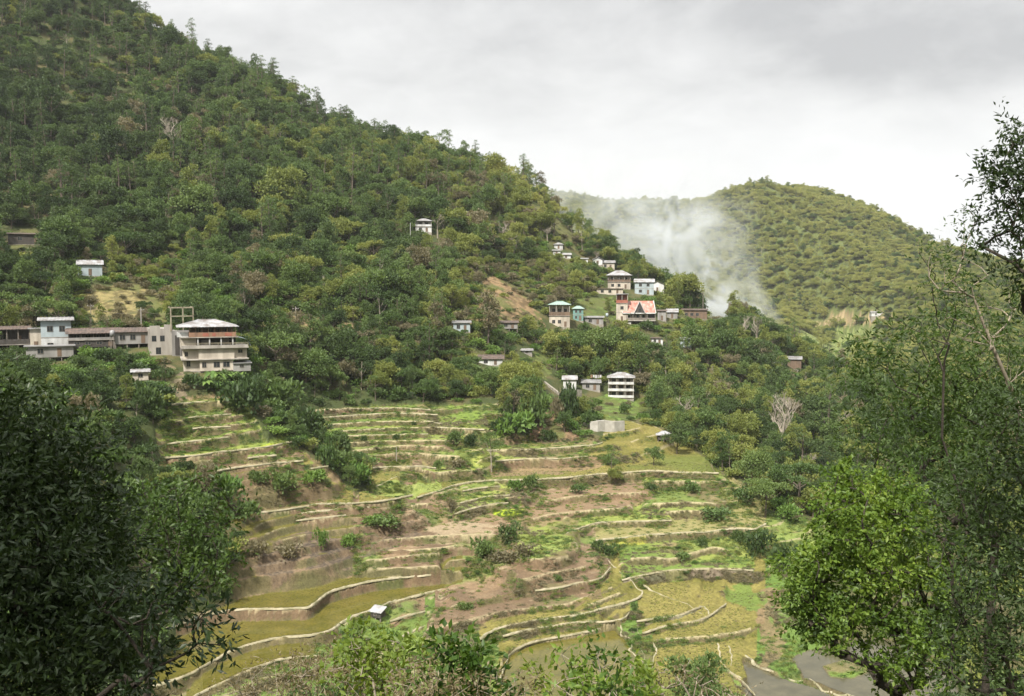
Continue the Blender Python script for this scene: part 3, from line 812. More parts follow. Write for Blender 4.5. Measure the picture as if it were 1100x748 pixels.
def trunk_mb(kind, h, tr, rng, puffs):
    mb = MB(); lean = rng.uniform(-.35, .35, 2)
    pts = [(lean[0] * t * t * 1.2, lean[1] * t * t * 1.2, -1.2 + (h + 1.2) * t) for t in np.linspace(0, 1, 6)]
    mb.tube(pts, [tr * (1.25 - .85 * t) for t in np.linspace(0, 1, 6)], 6)
    if kind != 'bush':
        for (x, y, z, r) in puffs[::2]:
            z0 = min(max(z - 1.9, h * .35), h * .92); t = (z0 + 1.2) / (h + 1.2); b = (lean[0] * t * t * 1.2, lean[1] * t * t * 1.2, z0)
            m_ = ((b[0] + x) / 2, (b[1] + y) / 2, z0 + (z - z0) * .35)
            mb.tube([b, m_, (x, y, z)], [tr * .42, tr * .3, tr * .12], 5, False)
    return mb

PROTO = {}    # (shape, variant, tone) -> crown mesh, trunk mesh, joined mesh
def join_mesh(name, a, b):
    """one mesh out of a foliage mesh and a trunk mesh, for the wood that reads as one mass"""
    va = np.zeros(len(a.vertices) * 3, np.float32); a.vertices.foreach_get('co', va)
    fa = np.zeros(len(a.loops), np.int32); a.loops.foreach_get('vertex_index', fa)
    tn = np.zeros(len(a.polygons), np.float32); a.attributes['tone'].data.foreach_get('value', tn)
    vb = np.array([v.co for v in b.vertices], np.float32); fb = []
    for p in b.polygons:
        q = list(p.vertices)
        for i in range(1, len(q) - 1): fb.append((q[0], q[i], q[i + 1]))
    fb = np.array(fb, np.int32) + len(va) // 3
    V = np.concatenate([va.reshape(-1, 3), vb]); F = np.concatenate([fa.reshape(-1, 3), fb])
    me = mesh_np(name, V, F, [a.materials[0], b.materials[0]], fmat=np.r_[np.zeros(len(tn)), np.ones(len(fb))])
    t = me.attributes.new('tone', 'FLOAT', 'FACE'); t.data.foreach_set('value', np.r_[tn, np.zeros(len(fb), np.float32)])
    return me
SHAPES = {'round': (4, 150, .36, .23), 'tall': (3, 150, .34, .21), 'umbrella': (3, 160, .34, .22), 'loose': (3, 120, .32, .17), 'pine': (2, 130, .42, .12), 'bush': (3, 170, .32, .18)}
for sh, (nv, per, ll, lw) in SHAPES.items():
    for v in range(nv):
        rng = np.random.default_rng(100 + v * 17 + len(sh) * 31)
        puffs, h, tr = shape_puffs(sh, rng)
        P, N = puff_points(puffs, per, rng, .55 if sh in ('umbrella', 'pine') else .8)
        V, F, tone = leaf_faces(P, N, ll, lw, rng)
        # each lobe has its own freshness of leaf
        lob = np.concatenate([np.full(int(per * r * r), rng.random()) for (_, _, _, r) in puffs]).repeat(2)
        tone = tone * .6 + lob * .3 + .06
        tmesh = trunk_mb(sh, h, tr, rng, puffs).mesh('trunk', PALE if sh == 'loose' and v == 1 else BARK)
        for tn in (('dark', 'mid', 'yellow', 'dry', 'painted_sun') if sh != 'bush' else ('dark', 'mid', 'yellow', 'dry', 'bright', 'painted_sun')):
            if sh == 'pine' and tn in ('dry', 'yellow', 'painted_sun'): continue
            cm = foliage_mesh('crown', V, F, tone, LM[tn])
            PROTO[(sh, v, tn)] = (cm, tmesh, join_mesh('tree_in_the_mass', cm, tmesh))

# ---- tufts of grass and weeds for the terrace slopes
def tuft(rng, n, h, w, spread):
    P = np.c_[rng.normal(0, spread, (n, 2)), np.full(n, -.05)]
    N = np.c_[rng.normal(0, .5, (n, 2)), np.full(n, 1.0)]
    return leaf_faces(P, N, h, w, rng, .25, .1)
for v, tn in enumerate(('mid', 'yellow', 'dry', 'bright')):
    rng = np.random.default_rng(900 + v); V, F, tone = tuft(rng, 60, .5, .07, .28)
    PROTO[('tuft', v, tn)] = (None, None, foliage_mesh('tuft', V, F, tone, LM[tn]))

# ------------------------------------------------------------------ countless plants: one object per mass
def scatter(name, pts, scl, rot, keys, kidx, label, kind='stuff', tilt=None):
    """instances on points through geometry nodes; keys lists the prototypes, kidx picks one per point"""
    colx = bpy.data.collections.new(name + '_kinds')
    for i, k in enumerate(keys):
        o = bpy.data.objects.new('%s_%03d' % (name, i), PROTO[k][2]); colx.objects.link(o)
    me = bpy.data.meshes.new(name); me.vertices.add(len(pts)); me.vertices.foreach_set('co', np.asarray(pts, np.float32).ravel())
    for nm, typ, dat in (('sc', 'FLOAT_VECTOR', np.asarray(scl, np.float32)), ('ro', 'FLOAT_VECTOR', np.asarray(rot, np.float32)), ('ki', 'INT', np.asarray(kidx, np.int32))):
        a = me.attributes.new(nm, typ, 'POINT')
        a.data.foreach_set('vector' if typ == 'FLOAT_VECTOR' else 'value', dat.ravel())
    o = link(name, me)
    g = bpy.data.node_groups.new(name, 'GeometryNodeTree')
    g.interface.new_socket('Geometry', in_out='INPUT', socket_type='NodeSocketGeometry'); g.interface.new_socket('Geometry', in_out='OUTPUT', socket_type='NodeSocketGeometry')
    gi = g.nodes.new('NodeGroupInput'); go_ = g.nodes.new('NodeGroupOutput')
    ci = g.nodes.new('GeometryNodeCollectionInfo'); ci.inputs[0].default_value = colx; ci.inputs[1].default_value = True; ci.inputs[2].default_value = True
    ip = g.nodes.new('GeometryNodeInstanceOnPoints'); ip.inputs['Pick Instance'].default_value = True
    def na(nm, t):
        n = g.nodes.new('GeometryNodeInputNamedAttribute'); n.data_type = t; n.inputs[0].default_value = nm; return n.outputs[0]
    g.links.new(gi.outputs[0], ip.inputs['Points']); g.links.new(ci.outputs[0], ip.inputs['Instance'])
    g.links.new(na('ki', 'INT'), ip.inputs['Instance Index']); g.links.new(na('sc', 'FLOAT_VECTOR'), ip.inputs['Scale'])
    g.links.new(na('ro', 'FLOAT_VECTOR'), ip.inputs['Rotation']); g.links.new(ip.outputs[0], go_.inputs[0])
    md = o.modifiers.new('scatter', 'NODES'); md.node_group = g
    return tag(o, label, None, None, kind)

def dup(name, key, loc, s, rz, label, cat, group, parts=True, rx=0.0):
    """a countable tree or shrub: the thing, its trunk and its crown"""
    r = empty(name, loc, rz, label, cat, group); r.scale = s if hasattr(s, '__len__') else (s, s, s)
    r.rotation_euler = (rx, rx * .6, rz)
    cm, tm, _ = PROTO[key]
    c = link('crown' if cat != 'shrub' else 'foliage', cm, r)
    t = link('trunk' if cat != 'shrub' else 'stem', tm, r)
    return r
# ------------------------------------------------------------------ buildings
HM = {
 'concrete': surf_mat('weathered_concrete', (.44, .41, .37), (.22, .20, .18), .55, .9, .2, True),
 'cream': surf_mat('cream_render', (.58, .52, .44), (.34, .30, .25), .6, .9, .15, True),
 'white': surf_mat('white_paint', (.68, .69, .69), (.38, .38, .37), .8, .8, .1, True),
 'grey': surf_mat('grey_block_wall', (.32, .31, .30), (.21, .20, .19), .7, .92, .2, True),
 'bluegrey': surf_mat('pale_blue_wall', (.40, .47, .50), (.30, .35, .37), .7, .85, .1, True),
 'dark': surf_mat('dark_old_boards', (.085, .075, .068), (.05, .045, .042), 1.2, .9, .3, True),
 'brown': surf_mat('brown_boards', (.19, .13, .09), (.11, .08, .06), 1.2, .9, .3, True),
 'wood': surf_mat('orange_brown_wood', (.33, .19, .12), (.18, .11, .075), 1.5, .7, .2, True),
 'red': surf_mat('faded_red_wall', (.34, .13, .09), (.30, .10, .07), .8, .8, .1, True),
 'teal': surf_mat('teal_paint', (.17, .33, .30), (.13, .24, .22), .8, .7, .1, True),
 'tin': surf_mat('pale_tin_roof', (.44, .45, .47), (.22, .195, .18), .6, .5, .1, False, .15),
 'greytin': surf_mat('grey_tin_roof', (.34, .34, .35), (.20, .19, .18), .6, .55, .1, False, .15),
 'rust': surf_mat('rusty_tin_roof', (.16, .115, .095), (.075, .062, .055), .8, .7, .15, False, .1),
 'redtin': surf_mat('worn_red_tin_roof', (.40, .12, .085), (.46, .33, .28), .9, .55, .1, False, .1),
 'greentin': surf_mat('sea_green_tin_roof', (.25, .37, .33), (.34, .42, .38), .6, .55, .1, False, .1),
 'stone': surf_mat('stone_wall', (.36, .33, .28), (.20, .18, .15), 1.5, .95, .6),
 'palestone': surf_mat('pale_retaining_wall', (.55, .53, .49), (.40, .38, .34), .8, .95, .3),
 'shade': surf_mat('painted_room_shade', (.035, .032, .03), (.025, .022, .02), 1, .9, 0),  # near-black: shade of an open storey put into the wall colour
 'frame': surf_mat('dull_frame', (.24, .21, .18), (.16, .14, .12), 1, .8, 0),
 'metal': surf_mat('steel', (.42, .38, .28), (.25, .21, .15), 1, .6, 0, False, .3),
 'cloth': surf_mat('washed_cloth', (.62, .60, .58), (.35, .34, .40), 6, .9, 0),
}
def glass_mat():
    m, nt, out = new_mat('window_glass'); b = nt.nodes.new('ShaderNodeBsdfPrincipled')
    b.inputs['Base Color'].default_value = (.03, .035, .04, 1); b.inputs['Roughness'].default_value = .12; nt.links.new(b.outputs[0], out.inputs[0]); return m
GLASS = glass_mat()
RECTS = []      # u0, u1, v0, v1, distance: what must stay in view

def window(root, x, y, z, w, h, pane=True):
    mb = MB(); t = .07
    mb.box(x - w/2, x + w/2, y - .07, y + .02, z, z + t); mb.box(x - w/2, x + w/2, y - .07, y + .02, z + h - t, z + h)
    mb.box(x - w/2, x - w/2 + t, y - .07, y + .02, z + t, z + h - t); mb.box(x + w/2 - t, x + w/2, y - .07, y + .02, z + t, z + h - t)
    mb.box(x - t/2, x + t/2, y - .06, y + .02, z + t, z + h - t)
    f = mb.obj('window', HM['frame'], root)
    p = MB(); p.box(x - w/2 + t, x + w/2 - t, y - .03, y + .015, z + t, z + h - t); p.obj('pane', GLASS, f)

def rail(mb, x0, x1, y, z, h=.9, step=.8):
    mb.box(x0, x1, y - .04, y + .04, z + h - .08, z + h)
    n = max(2, int((x1 - x0) / step)); 
    for i in range(n + 1):
        xx = x0 + (x1 - x0) * i / n; mb.box(xx - .035, xx + .035, y - .03, y + .03, z, z + h - .08)
    mb.box(x0, x1, y - .025, y + .025, z + h * .45, z + h * .45 + .06)

def corrugated(mb, a, b, c, d, n=14, t=.06):
    """a ribbed sheet between eave a-b and ridge d-c"""
    a, b, c, d = map(Vector, (a, b, c, d)); nrm = (b - a).cross(d - a).normalized() * t
    top = []
    for i in range(n * 2 + 1):
        s = i / (n * 2); off = nrm * (1.7 if i % 2 else .6)
        top.append((a.lerp(b, s) + off, d.lerp(c, s) + off))
    for i in range(n * 2): mb.poly([top[i][0], top[i+1][0], top[i+1][1], top[i][1]])
    lo = [a - nrm * .3, b - nrm * .3, c - nrm * .3, d - nrm * .3]
    mb.poly(lo[::-1]); mb.poly([lo[0], lo[1], top[-1][0], top[0][0]]); mb.poly([lo[3], top[0][1], top[-1][1], lo[2]])
    mb.poly([lo[0], top[0][0], top[0][1], lo[3]]); mb.poly([lo[1], lo[2], top[-1][1], top[-1][0]])

def roof_obj(root, kind, x0, x1, y0, y1, z, rise, mat, oh=.5):
    mb = MB(); X0, X1, Y0, Y1 = x0 - oh, x1 + oh, y0 - oh, y1 + oh; cx, cyy = (X0 + X1) / 2, (Y0 + Y1) / 2
    n = max(4, int((X1 - X0) / .7))
    if kind == 'gable':
        corrugated(mb, (X0, Y0, z), (X1, Y0, z), (X1, cyy, z + rise), (X0, cyy, z + rise), n)
        corrugated(mb, (X1, Y1, z), (X0, Y1, z), (X0, cyy, z + rise), (X1, cyy, z + rise), n)
    elif kind == 'front':     # gable facing the valley
        corrugated(mb, (X0, Y1, z), (X0, Y0, z), (cx, Y0, z + rise), (cx, Y1, z + rise), n)
        corrugated(mb, (X1, Y0, z), (X1, Y1, z), (cx, Y1, z + rise), (cx, Y0, z + rise), n)
    elif kind == 'shed':
        corrugated(mb, (X0, Y0, z), (X1, Y0, z), (X1, Y1, z + rise), (X0, Y1, z + rise), n)
    elif kind == 'hip':
        e = min(X1 - X0, Y1 - Y0) / 2 * .85; r0, r1 = X0 + e, X1 - e
        corrugated(mb, (X0, Y0, z), (X1, Y0, z), (r1, cyy, z + rise), (r0, cyy, z + rise), n)
        corrugated(mb, (X1, Y1, z), (X0, Y1, z), (r0, cyy, z + rise), (r1, cyy, z + rise), n)
        corrugated(mb, (X0, Y1, z), (X0, Y0, z), (r0, cyy, z + rise), (r0 - .01, cyy, z + rise), 6)
        corrugated(mb, (X1, Y0, z), (X1, Y1, z), (r1 + .01, cyy, z + rise), (r1, cyy, z + rise), 6)
    elif kind == 'flat':
        mb.box(X0, X1, Y0, Y1, z, z + .18)
    r = mb.obj('roof', mat, root)
    if kind in ('gable', 'hip'):
        c = MB(); c.tube([(X0 + (.2 if kind == 'gable' else e), cyy, z + rise + .1), (X1 - (.2 if kind == 'gable' else e), cyy, z + rise + .1)], .09, 6); c.obj('ridge_cap', mat, r)
    return r

def site(u, v, back=0.0):
    g = ground(u, v, 90)
    return g
def house(label, u, v, wpx, hpx, wall='white', roof=('gable', 'tin', .9), nst=1, base='plinth', open_st=(), win=2, rot=0.0, dr=.8, upper=None, cat='house', name='house', oh=.45, door=True, group=None, depth=None, basemat='stone', railmat='white'):
    g = site(u, v)
    if g is None: print('NO SITE', label); return
    D = float(np.hypot(g[0], g[1])); px = D / FPX * 1.0
    w = wpx * px; ht = hpx * px; d = depth or w * dr
    az = math.atan2(g[0], g[1])
    RECTS.append((u - wpx / 2, u + wpx / 2, v - hpx, v, D))
    root = empty(name, (g[0], g[1], g[2]), -az + rot, label, cat, group)
    x0, x1 = -w / 2, w / 2
    rise = roof[2] * (1 if roof[0] != 'flat' else 0) ; rh = min(rise, ht * .32)
    body = ht - rh - (.18 if roof[0] == 'flat' else .1)
    bz = 0.0
    if base == 'stilts':
        bz = body * .3; sm = MB()
        for i in range(max(3, int(w / 2) + 1)):
            xx = x0 + .12 + (w - .24) * i / max(2, int(w / 2)); sm = MB(); sm.box(xx - .1, xx + .1, .1, .3, -5, bz); sm.obj('stilt', HM['frame'], root)
    else:
        mb = MB(); mb.box(x0 - .05, x1 + .05, -.05, d, -5, .12); mb.obj('foundation', HM[basemat], root); bz = .12
    sh = (body - bz) / nst
    for k in range(nst):
        z0, z1 = bz + k * sh, bz + (k + 1) * sh; mat = HM[wall if (upper is None or k < nst - 1) else upper]
        wl = MB()
        if k in open_st:
            ry = min(1.5, d * .35)
            wl.box(x0 + .1, x1 - .1, ry, d, z0 + .14, z1 - .02); wl.box(x0 + .1, x0 + .25, .1, ry, z0 + .14, z1 - .02)
            wl.obj('wall', mat, root)
            sl = MB(); sl.box(x0 - .15, x1 + .15, -.25, d, z0, z0 + .14); sl.obj('floor_slab', HM['concrete'], root)
            n = max(2, int(w / 2.2))
            for i in range(n + 1):
                xx = x0 + .1 + (w - .2) * i / n; ps = MB(); ps.box(xx - .09, xx + .09, -.12, .06, z0 + .14, z1 - .02)
                ps.obj('post', HM['concrete' if wall != 'dark' else 'frame'], root)
            rl = MB(); rl.box(x0 - .05, x1 + .05, -.2, -.13, z0 + .14, z0 + .14 + sh * .33); rl.obj('balcony', HM[railmat], root)
            yy = ry
        else:
            wl.box(x0, x1, 0, d, z0, z1 - .02); wl.obj('wall', mat, root); yy = 0
            if k: b = MB(); b.box(x0 - .06, x1 + .06, -.06, d, z0 - .08, z0 + .06); b.obj('string_course', HM['concrete'], root)
        nw = win
        wh = min(1.25, sh * .48); ww = min(1.2, w / (nw + 1) * .62)
        for i in range(nw):
            xx = x0 + w * (i + .75) / (nw + .5)
            if k == 0 and door and i == nw - 1:
                dd = MB(); dd.box(xx - .42, xx + .42, yy - .05, yy + .02, z0 + .16, z0 + min(2.0, sh * .82)); dd.obj('door', HM['brown'], root)
            else: window(root, xx, yy, z0 + sh * .34, ww, wh)
    if roof[0] in ('gable', 'front'):
        z = bz + sh * nst - .02
        for q in (0, 1):
            gb = MB()
            if roof[0] == 'gable': xx = (x0 + .05, x1 - .05)[q]; gb.poly([(xx - .04, .02, z), (xx - .04, d - .02, z), (xx - .04, d / 2, z + rh * .88)]); gb.poly([(xx + .04, d - .02, z), (xx + .04, .02, z), (xx + .04, d / 2, z + rh * .88)])
            else: yy = (.05, d - .05)[q]; gb.poly([(x1 - .02, yy - .04, z), (0, yy - .04, z + rh * .88), (x0 + .02, yy - .04, z)][::-1]); gb.poly([(x1 - .02, yy + .04, z), (0, yy + .04, z + rh * .88), (x0 + .02, yy + .04, z)])
            gb.obj('gable', HM[upper or wall], root)
    roof_obj(root, roof[0], x0, x1, 0, d, bz + sh * nst, rh, HM[roof[1]], oh)
    return root

# ---- the large unfinished concrete house on the left
g = ground(231, 402, 150); D = float(np.hypot(g[0], g[1])); K = D / FPX / .209
az = math.atan2(g[0], g[1])
bh = empty('concrete_house', (g[0], g[1], g[2] + .7), -az + .05, 'large four storey pale concrete house with wooden balcony storey and pale hipped tin roof', 'house'); bh.scale = (K, K, K)
RECTS.append((190, 270, 341, 409, D))
def part(nm, mat, boxes, parent=bh, m=None):
    mb = MB()
    for b in boxes: mb.box(*b)
    return mb.obj(nm, HM[mat], parent)
part('foundation', 'concrete', [(-5, .2, .5, 8, -4, -.02), (.2, 5.5, 1.2, 8, -4, -.02)])
w1 = part('wall', 'cream', [(-3.1, 3.8, 0, 9, 0, 2.4), (-6.4, -3.1, .6, 9, 0, 2.4)])
part('annex', 'grey', [(3.8, 7.5, -.3, 5, -.2, 1.5)])
part('annex_roof', 'greytin', [(3.7, 7.8, -.6, 5.2, 1.5, 1.62)])
part('floor_slab', 'concrete', [(-6.9, 7.1, -.45, 9.2, 2.4, 2.62)])
part('wall', 'cream', [(-3.3, 4.1, -.1, 9, 2.62, 4.9), (-6.4, -3.3, .6, 9, 2.62, 4.9), (4.1, 6.8, .5, 9, 2.62, 4.9)])
part('floor_slab', 'concrete', [(-6.9, 7.1, -.7, 9.3, 4.9, 5.15)])
part('parapet', 'concrete', [(-6.8, 7.0, -.68, -.55, 5.15, 5.6)])
part('recess_wall', 'shade', [(-3.6, 4.6, 2.4, 2.6, 5.15, 7.2)])  # dark front sheet carries the painted shade of the recess
part('recess_wall', 'grey', [(-3.6, 4.6, 2.6, 9, 5.15, 7.2), (-2.6, -.9, 2.3, 2.4, 5.15, 6.6), (1.8, 3.2, 2.3, 2.4, 5.5, 6.9)])
part('wall', 'cream', [(-6.9, -3.7, .3, 9, 5.15, 7.2)])
for xx in (-3.4, -1.0, 1.4, 3.8): part('column', 'white', [(xx - .13, xx + .13, -.35, -.1, 5.15, 7.2)])
part('floor_slab', 'concrete', [(-6.9, 5.0, -.6, 9.2, 7.2, 7.38)])
part('balcony', 'wood', [(-5.2, 4.5, -.55, -.45, 7.38, 8.35), (-5.2, -5.1, -.45, 3, 7.38, 8.35), (4.4, 4.5, -.45, 3, 7.38, 8.35)])
for a_, b_ in ((-2.4, -1.2), (-.4, .3), (2.2, 3.6)): part('balcony_panel', 'red', [(a_, b_, -.58, -.552, 7.5, 8.2)])
part('wall', 'brown', [(-4.6, 4.0, 1.6, 9, 7.38, 9.5)])
for xx in (-5.1, -3.8, -2.5, -1.2, .1, 1.4, 2.7, 3.5, 4.4): part('post', 'wood', [(xx - .07, xx + .07, -.5, -.36, 8.35, 9.45)])
part('side_balcony', 'white', [(-7.6, -5.3, .0, .12, 7.4, 8.4), (-7.6, -7.48, .12, 2.5, 7.4, 8.4)])
for xx, z, w, h in ((1.2 - .8, .75, 1.3, 1.2), (2.4, .75, 1.4, 1.2), (-2.2, .75, .9, 1.2)): window(bh, xx, 0, z, w, h)
for xx, z, w, h in ((-5.4, 1.0, .8, 1.2), (-5.8, 3.2, .7, 1.0)): window(bh, xx, .6, z, w, h)
for xx, z, w, h in ((5.4, 3.7, 1.0, .8),): window(bh, xx, .5, z, w, h)
for xx in (-3.2, -.6, 1.2, 2.7): window(bh, xx, 1.6, 8.3, 1.0, .9)
window(bh, 5.6, -.3, .6, .9, .6)
roof_obj(bh, 'hip', -7.2, 4.6, -.6, 8.6, 9.5, 1.35, HM['tin'], .5)
aw = MB()
for i in range(8):
    a0, a1 = i / 8 * PI / 2, (i + 1) / 8 * PI / 2
    f = lambda a, y: (4.6 + 3.0 * math.sin(a), y, 5.2 + 2.0 * math.cos(a))
    aw.poly([f(a0, -.4), f(a1, -.4), f(a1, 4), f(a0, 4)]); aw.poly([f(a0, 4), f(a1, 4), f(a1, 3.9), f(a0, 3.9)])
aw.obj('curved_awning', HM['bluegrey'], bh)
pr = MB(); rail(pr, -6.8, 7.0, -.6, 5.6, .5, 1.2); pr.obj('handrail', HM['metal'], bh)

g2 = ground(180, 384, 150); D = float(np.hypot(g2[0], g2[1])); K = D / FPX
gb_ = empty('unfinished_house', tuple(g2), -math.atan2(g2[0], g2[1]) + .1, 'bare grey block building with rusty steel roof frame beside the large concrete house', 'house'); gb_.scale = (K,) * 3
RECTS.append((160, 196, 345, 384, D - 3))
part('wall', 'concrete', [(-16, 6, 6, 40, -20, 29), (6, 22, 4, 40, -20, 26)], gb_)
part('wall', 'grey', [(5, 22, 3.6, 4, -4, 27)], gb_)
part('shutter', 'dark', [(8, 12, 3.2, 3.6, 2, 22), (14, 18, 3.2, 3.6, 2, 22)], gb_)
for b_ in ((-16, -6, 6, 8, 29, 32), (-2, 6, 6, 8, 29, 33)): part('block_parapet', 'concrete', [b_], gb_)
for xx in (-12, -4): window(gb_, xx, 6, 16, 4.5, 6)
window(gb_, -8, 6, 3, 5, 7)
part('steel_frame', 'metal', [(4, 5.2, 5, 6.2, 26, 51), (16, 17, 5, 6.2, 26, 51), (26, 27, 5, 6, 26, 51), (4, 27, 5, 6, 49.6, 51), (4, 27, 5, 6, 41, 42), (4, 5, 6, 24, 49.8, 51), (26, 27, 6, 24, 49.8, 51)], gb_)

def H_(*a, **k): return house(*a, **k)
HOUSES = [
 ('white and pale blue two tier house with flat tin roofs in the dark shack row', 61, 381, 27, 36, dict(wall='white', roof=('shed', 'tin', .5), nst=2, win=2, upper='bluegrey', oh=.7)),
 ('low shack with pale door posts at the far end of the dark shack row', 14, 378, 30, 24, dict(wall='dark', roof=('shed', 'rust', .5), open_st=(0,), win=2, base='stilts', railmat='dark')),
 ('narrow pale rendered hut between dark shacks', 39, 377, 10, 22, dict(wall='cream', roof=('flat', 'greytin', 0), win=1)),
 ('dark open fronted shack with laundry under a rusty roof', 101, 379, 46, 24, dict(wall='dark', roof=('gable', 'rust', 1.0), nst=2, open_st=(1,), win=4, base='stilts', dr=.45, railmat='grey', oh=.6)),
 ('grey shack under a low dark roof beside the bare block building', 143, 375, 34, 21, dict(wall='grey', roof=('shed', 'rust', .8), win=3, base='stilts', dr=.5)),
 ('raised dark platform house on stilts below the white two tier house', 54, 389, 42, 16, dict(wall='grey', roof=('flat', 'greytin', 0), win=2, base='stilts', dr=.3)),
 ('little white roofed shed in the bushes below the shacks', 151, 409, 15, 11, dict(wall='cream', roof=('shed', 'tin', .4), win=1, cat='shed', name='shed', door=False)),
 ('small tin roofed hut with blue tarp wall alone in the trees above the shack row', 97, 297, 22, 16, dict(wall='bluegrey', roof=('gable', 'tin', 1.2), win=1)),
 ('rusty low shack on the dark slope high above the shack row', 30, 263, 34, 12, dict(wall='dark', roof=('shed', 'rust', .5), win=2, dr=.4)),
 ('small white two tier house alone high on the wooded mountain', 455, 250, 17, 15, dict(wall='white', roof=('hip', 'tin', .9), nst=2, open_st=(1,), win=2)),
 ('grey walled shack with lean-to roof left of its dark twin', 496, 357, 18, 12, dict(wall='bluegrey', roof=('shed', 'greytin', .5), win=2)),
 ('dark stilted shack under a grey roof right of its pale twin', 547, 356, 18, 11, dict(wall='grey', roof=('shed', 'rust', .5), win=2, base='stilts')),
 ('low house with a long rusty and white roof in thick greenery', 527, 393, 26, 11, dict(wall='white', roof=('gable', 'rust', 1.2), win=2)),
 ('tiny grey tin roof peeping from the trees', 566, 381, 11, 6, dict(wall='grey', roof=('shed', 'tin', .4), win=1, cat='hut', name='hut', door=False)),
 ('white cabin on a stone plinth downhill of the three storey house', 612, 421, 14, 17, dict(wall='white', roof=('gable', 'tin', 1.0), win=1)),
 ('low cluttered shack with blue grey roof next to the three storey house', 635, 420, 19, 11, dict(wall='grey', roof=('shed', 'greytin', .6), win=2)),
 ('three storey white house with open galleries standing alone above the pale stone wall', 667, 428, 27, 27, dict(wall='cream', roof=('hip', 'tin', 1.3), nst=3, open_st=(0, 1, 2), win=3, railmat='white')),
 ('two storey house with sea green roof and brown balconies on a cream base', 601, 352, 22, 28, dict(wall='cream', roof=('hip', 'greentin', 1.1), nst=2, open_st=(1,), win=3, railmat='brown')),
 ('small teal painted house beside the sea green roof', 621, 345, 11, 16, dict(wall='teal', roof=('hip', 'greentin', .9), nst=2, win=2)),
 ('grey shed with a flat tin roof just right of the teal house', 638, 349, 20, 9, dict(wall='grey', roof=('shed', 'greytin', .4), win=2)),
 ('topmost tiny white house on the hamlet slope', 600, 268, 9, 7, dict(wall='white', roof=('hip', 'tin', .7), win=1)),
 ('tiny white house second from the top on the hamlet slope', 598, 275, 8, 7, dict(wall='white', roof=('shed', 'tin', .5), win=1)),
 ('tiny white house third from the top with a sloping roof on the hamlet slope', 608, 278, 10, 6, dict(wall='white', roof=('gable', 'tin', .8), win=1)),
 ('white specked hut behind the conifer on the hamlet slope', 628, 283, 7, 6, dict(wall='white', roof=('shed', 'tin', .4), win=1)),
 ('white gabled cottage at the upper edge of the hamlet', 642, 285, 10, 9, dict(wall='white', roof=('front', 'tin', 1.5), win=1)),
 ('long roofed pale cottage at the upper edge of the hamlet', 653, 290, 14, 10, dict(wall='cream', roof=('gable', 'greytin', 1.0), win=2)),
 ('house with a wide pyramid roof and dark gallery above the red roofed chalet', 665, 311, 24, 20, dict(wall='cream', roof=('hip', 'tin', 1.9), nst=2, open_st=(1,), win=3, railmat='brown', oh=.8)),
 ('low pale wall with a long rusty roof under the pyramid roofed house', 655, 317, 28, 7, dict(wall='cream', roof=('flat', 'rust', 0), win=3, dr=.4)),
 ('grey fronted house with white and rusty gable on the hamlet crest', 692, 317, 20, 17, dict(wall='bluegrey', roof=('gable', 'tin', 1.3), nst=2, win=2)),
 ('small white sided house with reddish roof at the end of the hamlet crest', 706, 314, 14, 12, dict(wall='white', roof=('front', 'rust', 1.5), win=1)),
 ('narrow pink and red house with white block base left of the red roofed chalet', 668, 346, 12, 30, dict(wall='cream', roof=('flat', 'tin', 0), nst=3, win=1, upper='red', open_st=(2,), railmat='red')),
 ('small dark shack directly right of the red roofed chalet', 711, 345, 9, 12, dict(wall='grey', roof=('shed', 'rust', .4), win=1)),
 ('shack with a white sloping awning right of the chalet', 722, 343, 11, 11, dict(wall='grey', roof=('shed', 'tin', 2.0), win=1)),
 ('long brown shack beside the tall thin pole on the crest', 746, 343, 26, 11, dict(wall='brown', roof=('shed', 'rust', .5), win=4, dr=.35)),
 ('dark low roof half sunk in greenery at the end of the crest', 770, 342, 18, 8, dict(wall='dark', roof=('shed', 'greytin', .4), win=2, dr=.35)),
 ('small white and pink walled hut in the trees below the hamlet', 706, 371, 12, 8, dict(wall='white', roof=('flat', 'rust', 0), win=2)),
 ('small grey cottage with a dark window in the trees below the hamlet', 737, 374, 12, 11, dict(wall='bluegrey', roof=('gable', 'greytin', .8), win=1)),
 ('brown shed with pale side wall on the wooded slope to the right', 853, 397, 14, 13, dict(wall='brown', roof=('shed', 'greytin', .9), win=1, cat='shed', name='shed')),
 ('thin legged hut with a small white roof in the trees at the terrace edge', 713, 475, 13, 11, dict(wall='dark', roof=('hip', 'tin', .8), base='stilts', win=1, cat='hut', name='hut', door=False)),
 ('tiny open field hut with a shiny tin roof on the olive pond bank', 403, 666, 14, 13, dict(wall='dark', roof=('shed', 'tin', 1.0), base='stilts', win=1, cat='hut', name='hut', door=False, rot=-.6, oh=.18, dr=.7)),
 ('pale low building beside the brown road on the far hill', 944, 340, 14, 5, dict(wall='white', roof=('gable', 'greytin', 1.0), win=2, rot=.2)),
 ('tiny white speck of a cottage low on the far hill among trees', 1072, 388, 8, 6, dict(wall='white', roof=('gable', 'tin', 1.0), win=1)),
]
for lab, u, v, w, h, kw in HOUSES: H_(lab, u, v, w, h, **kw)

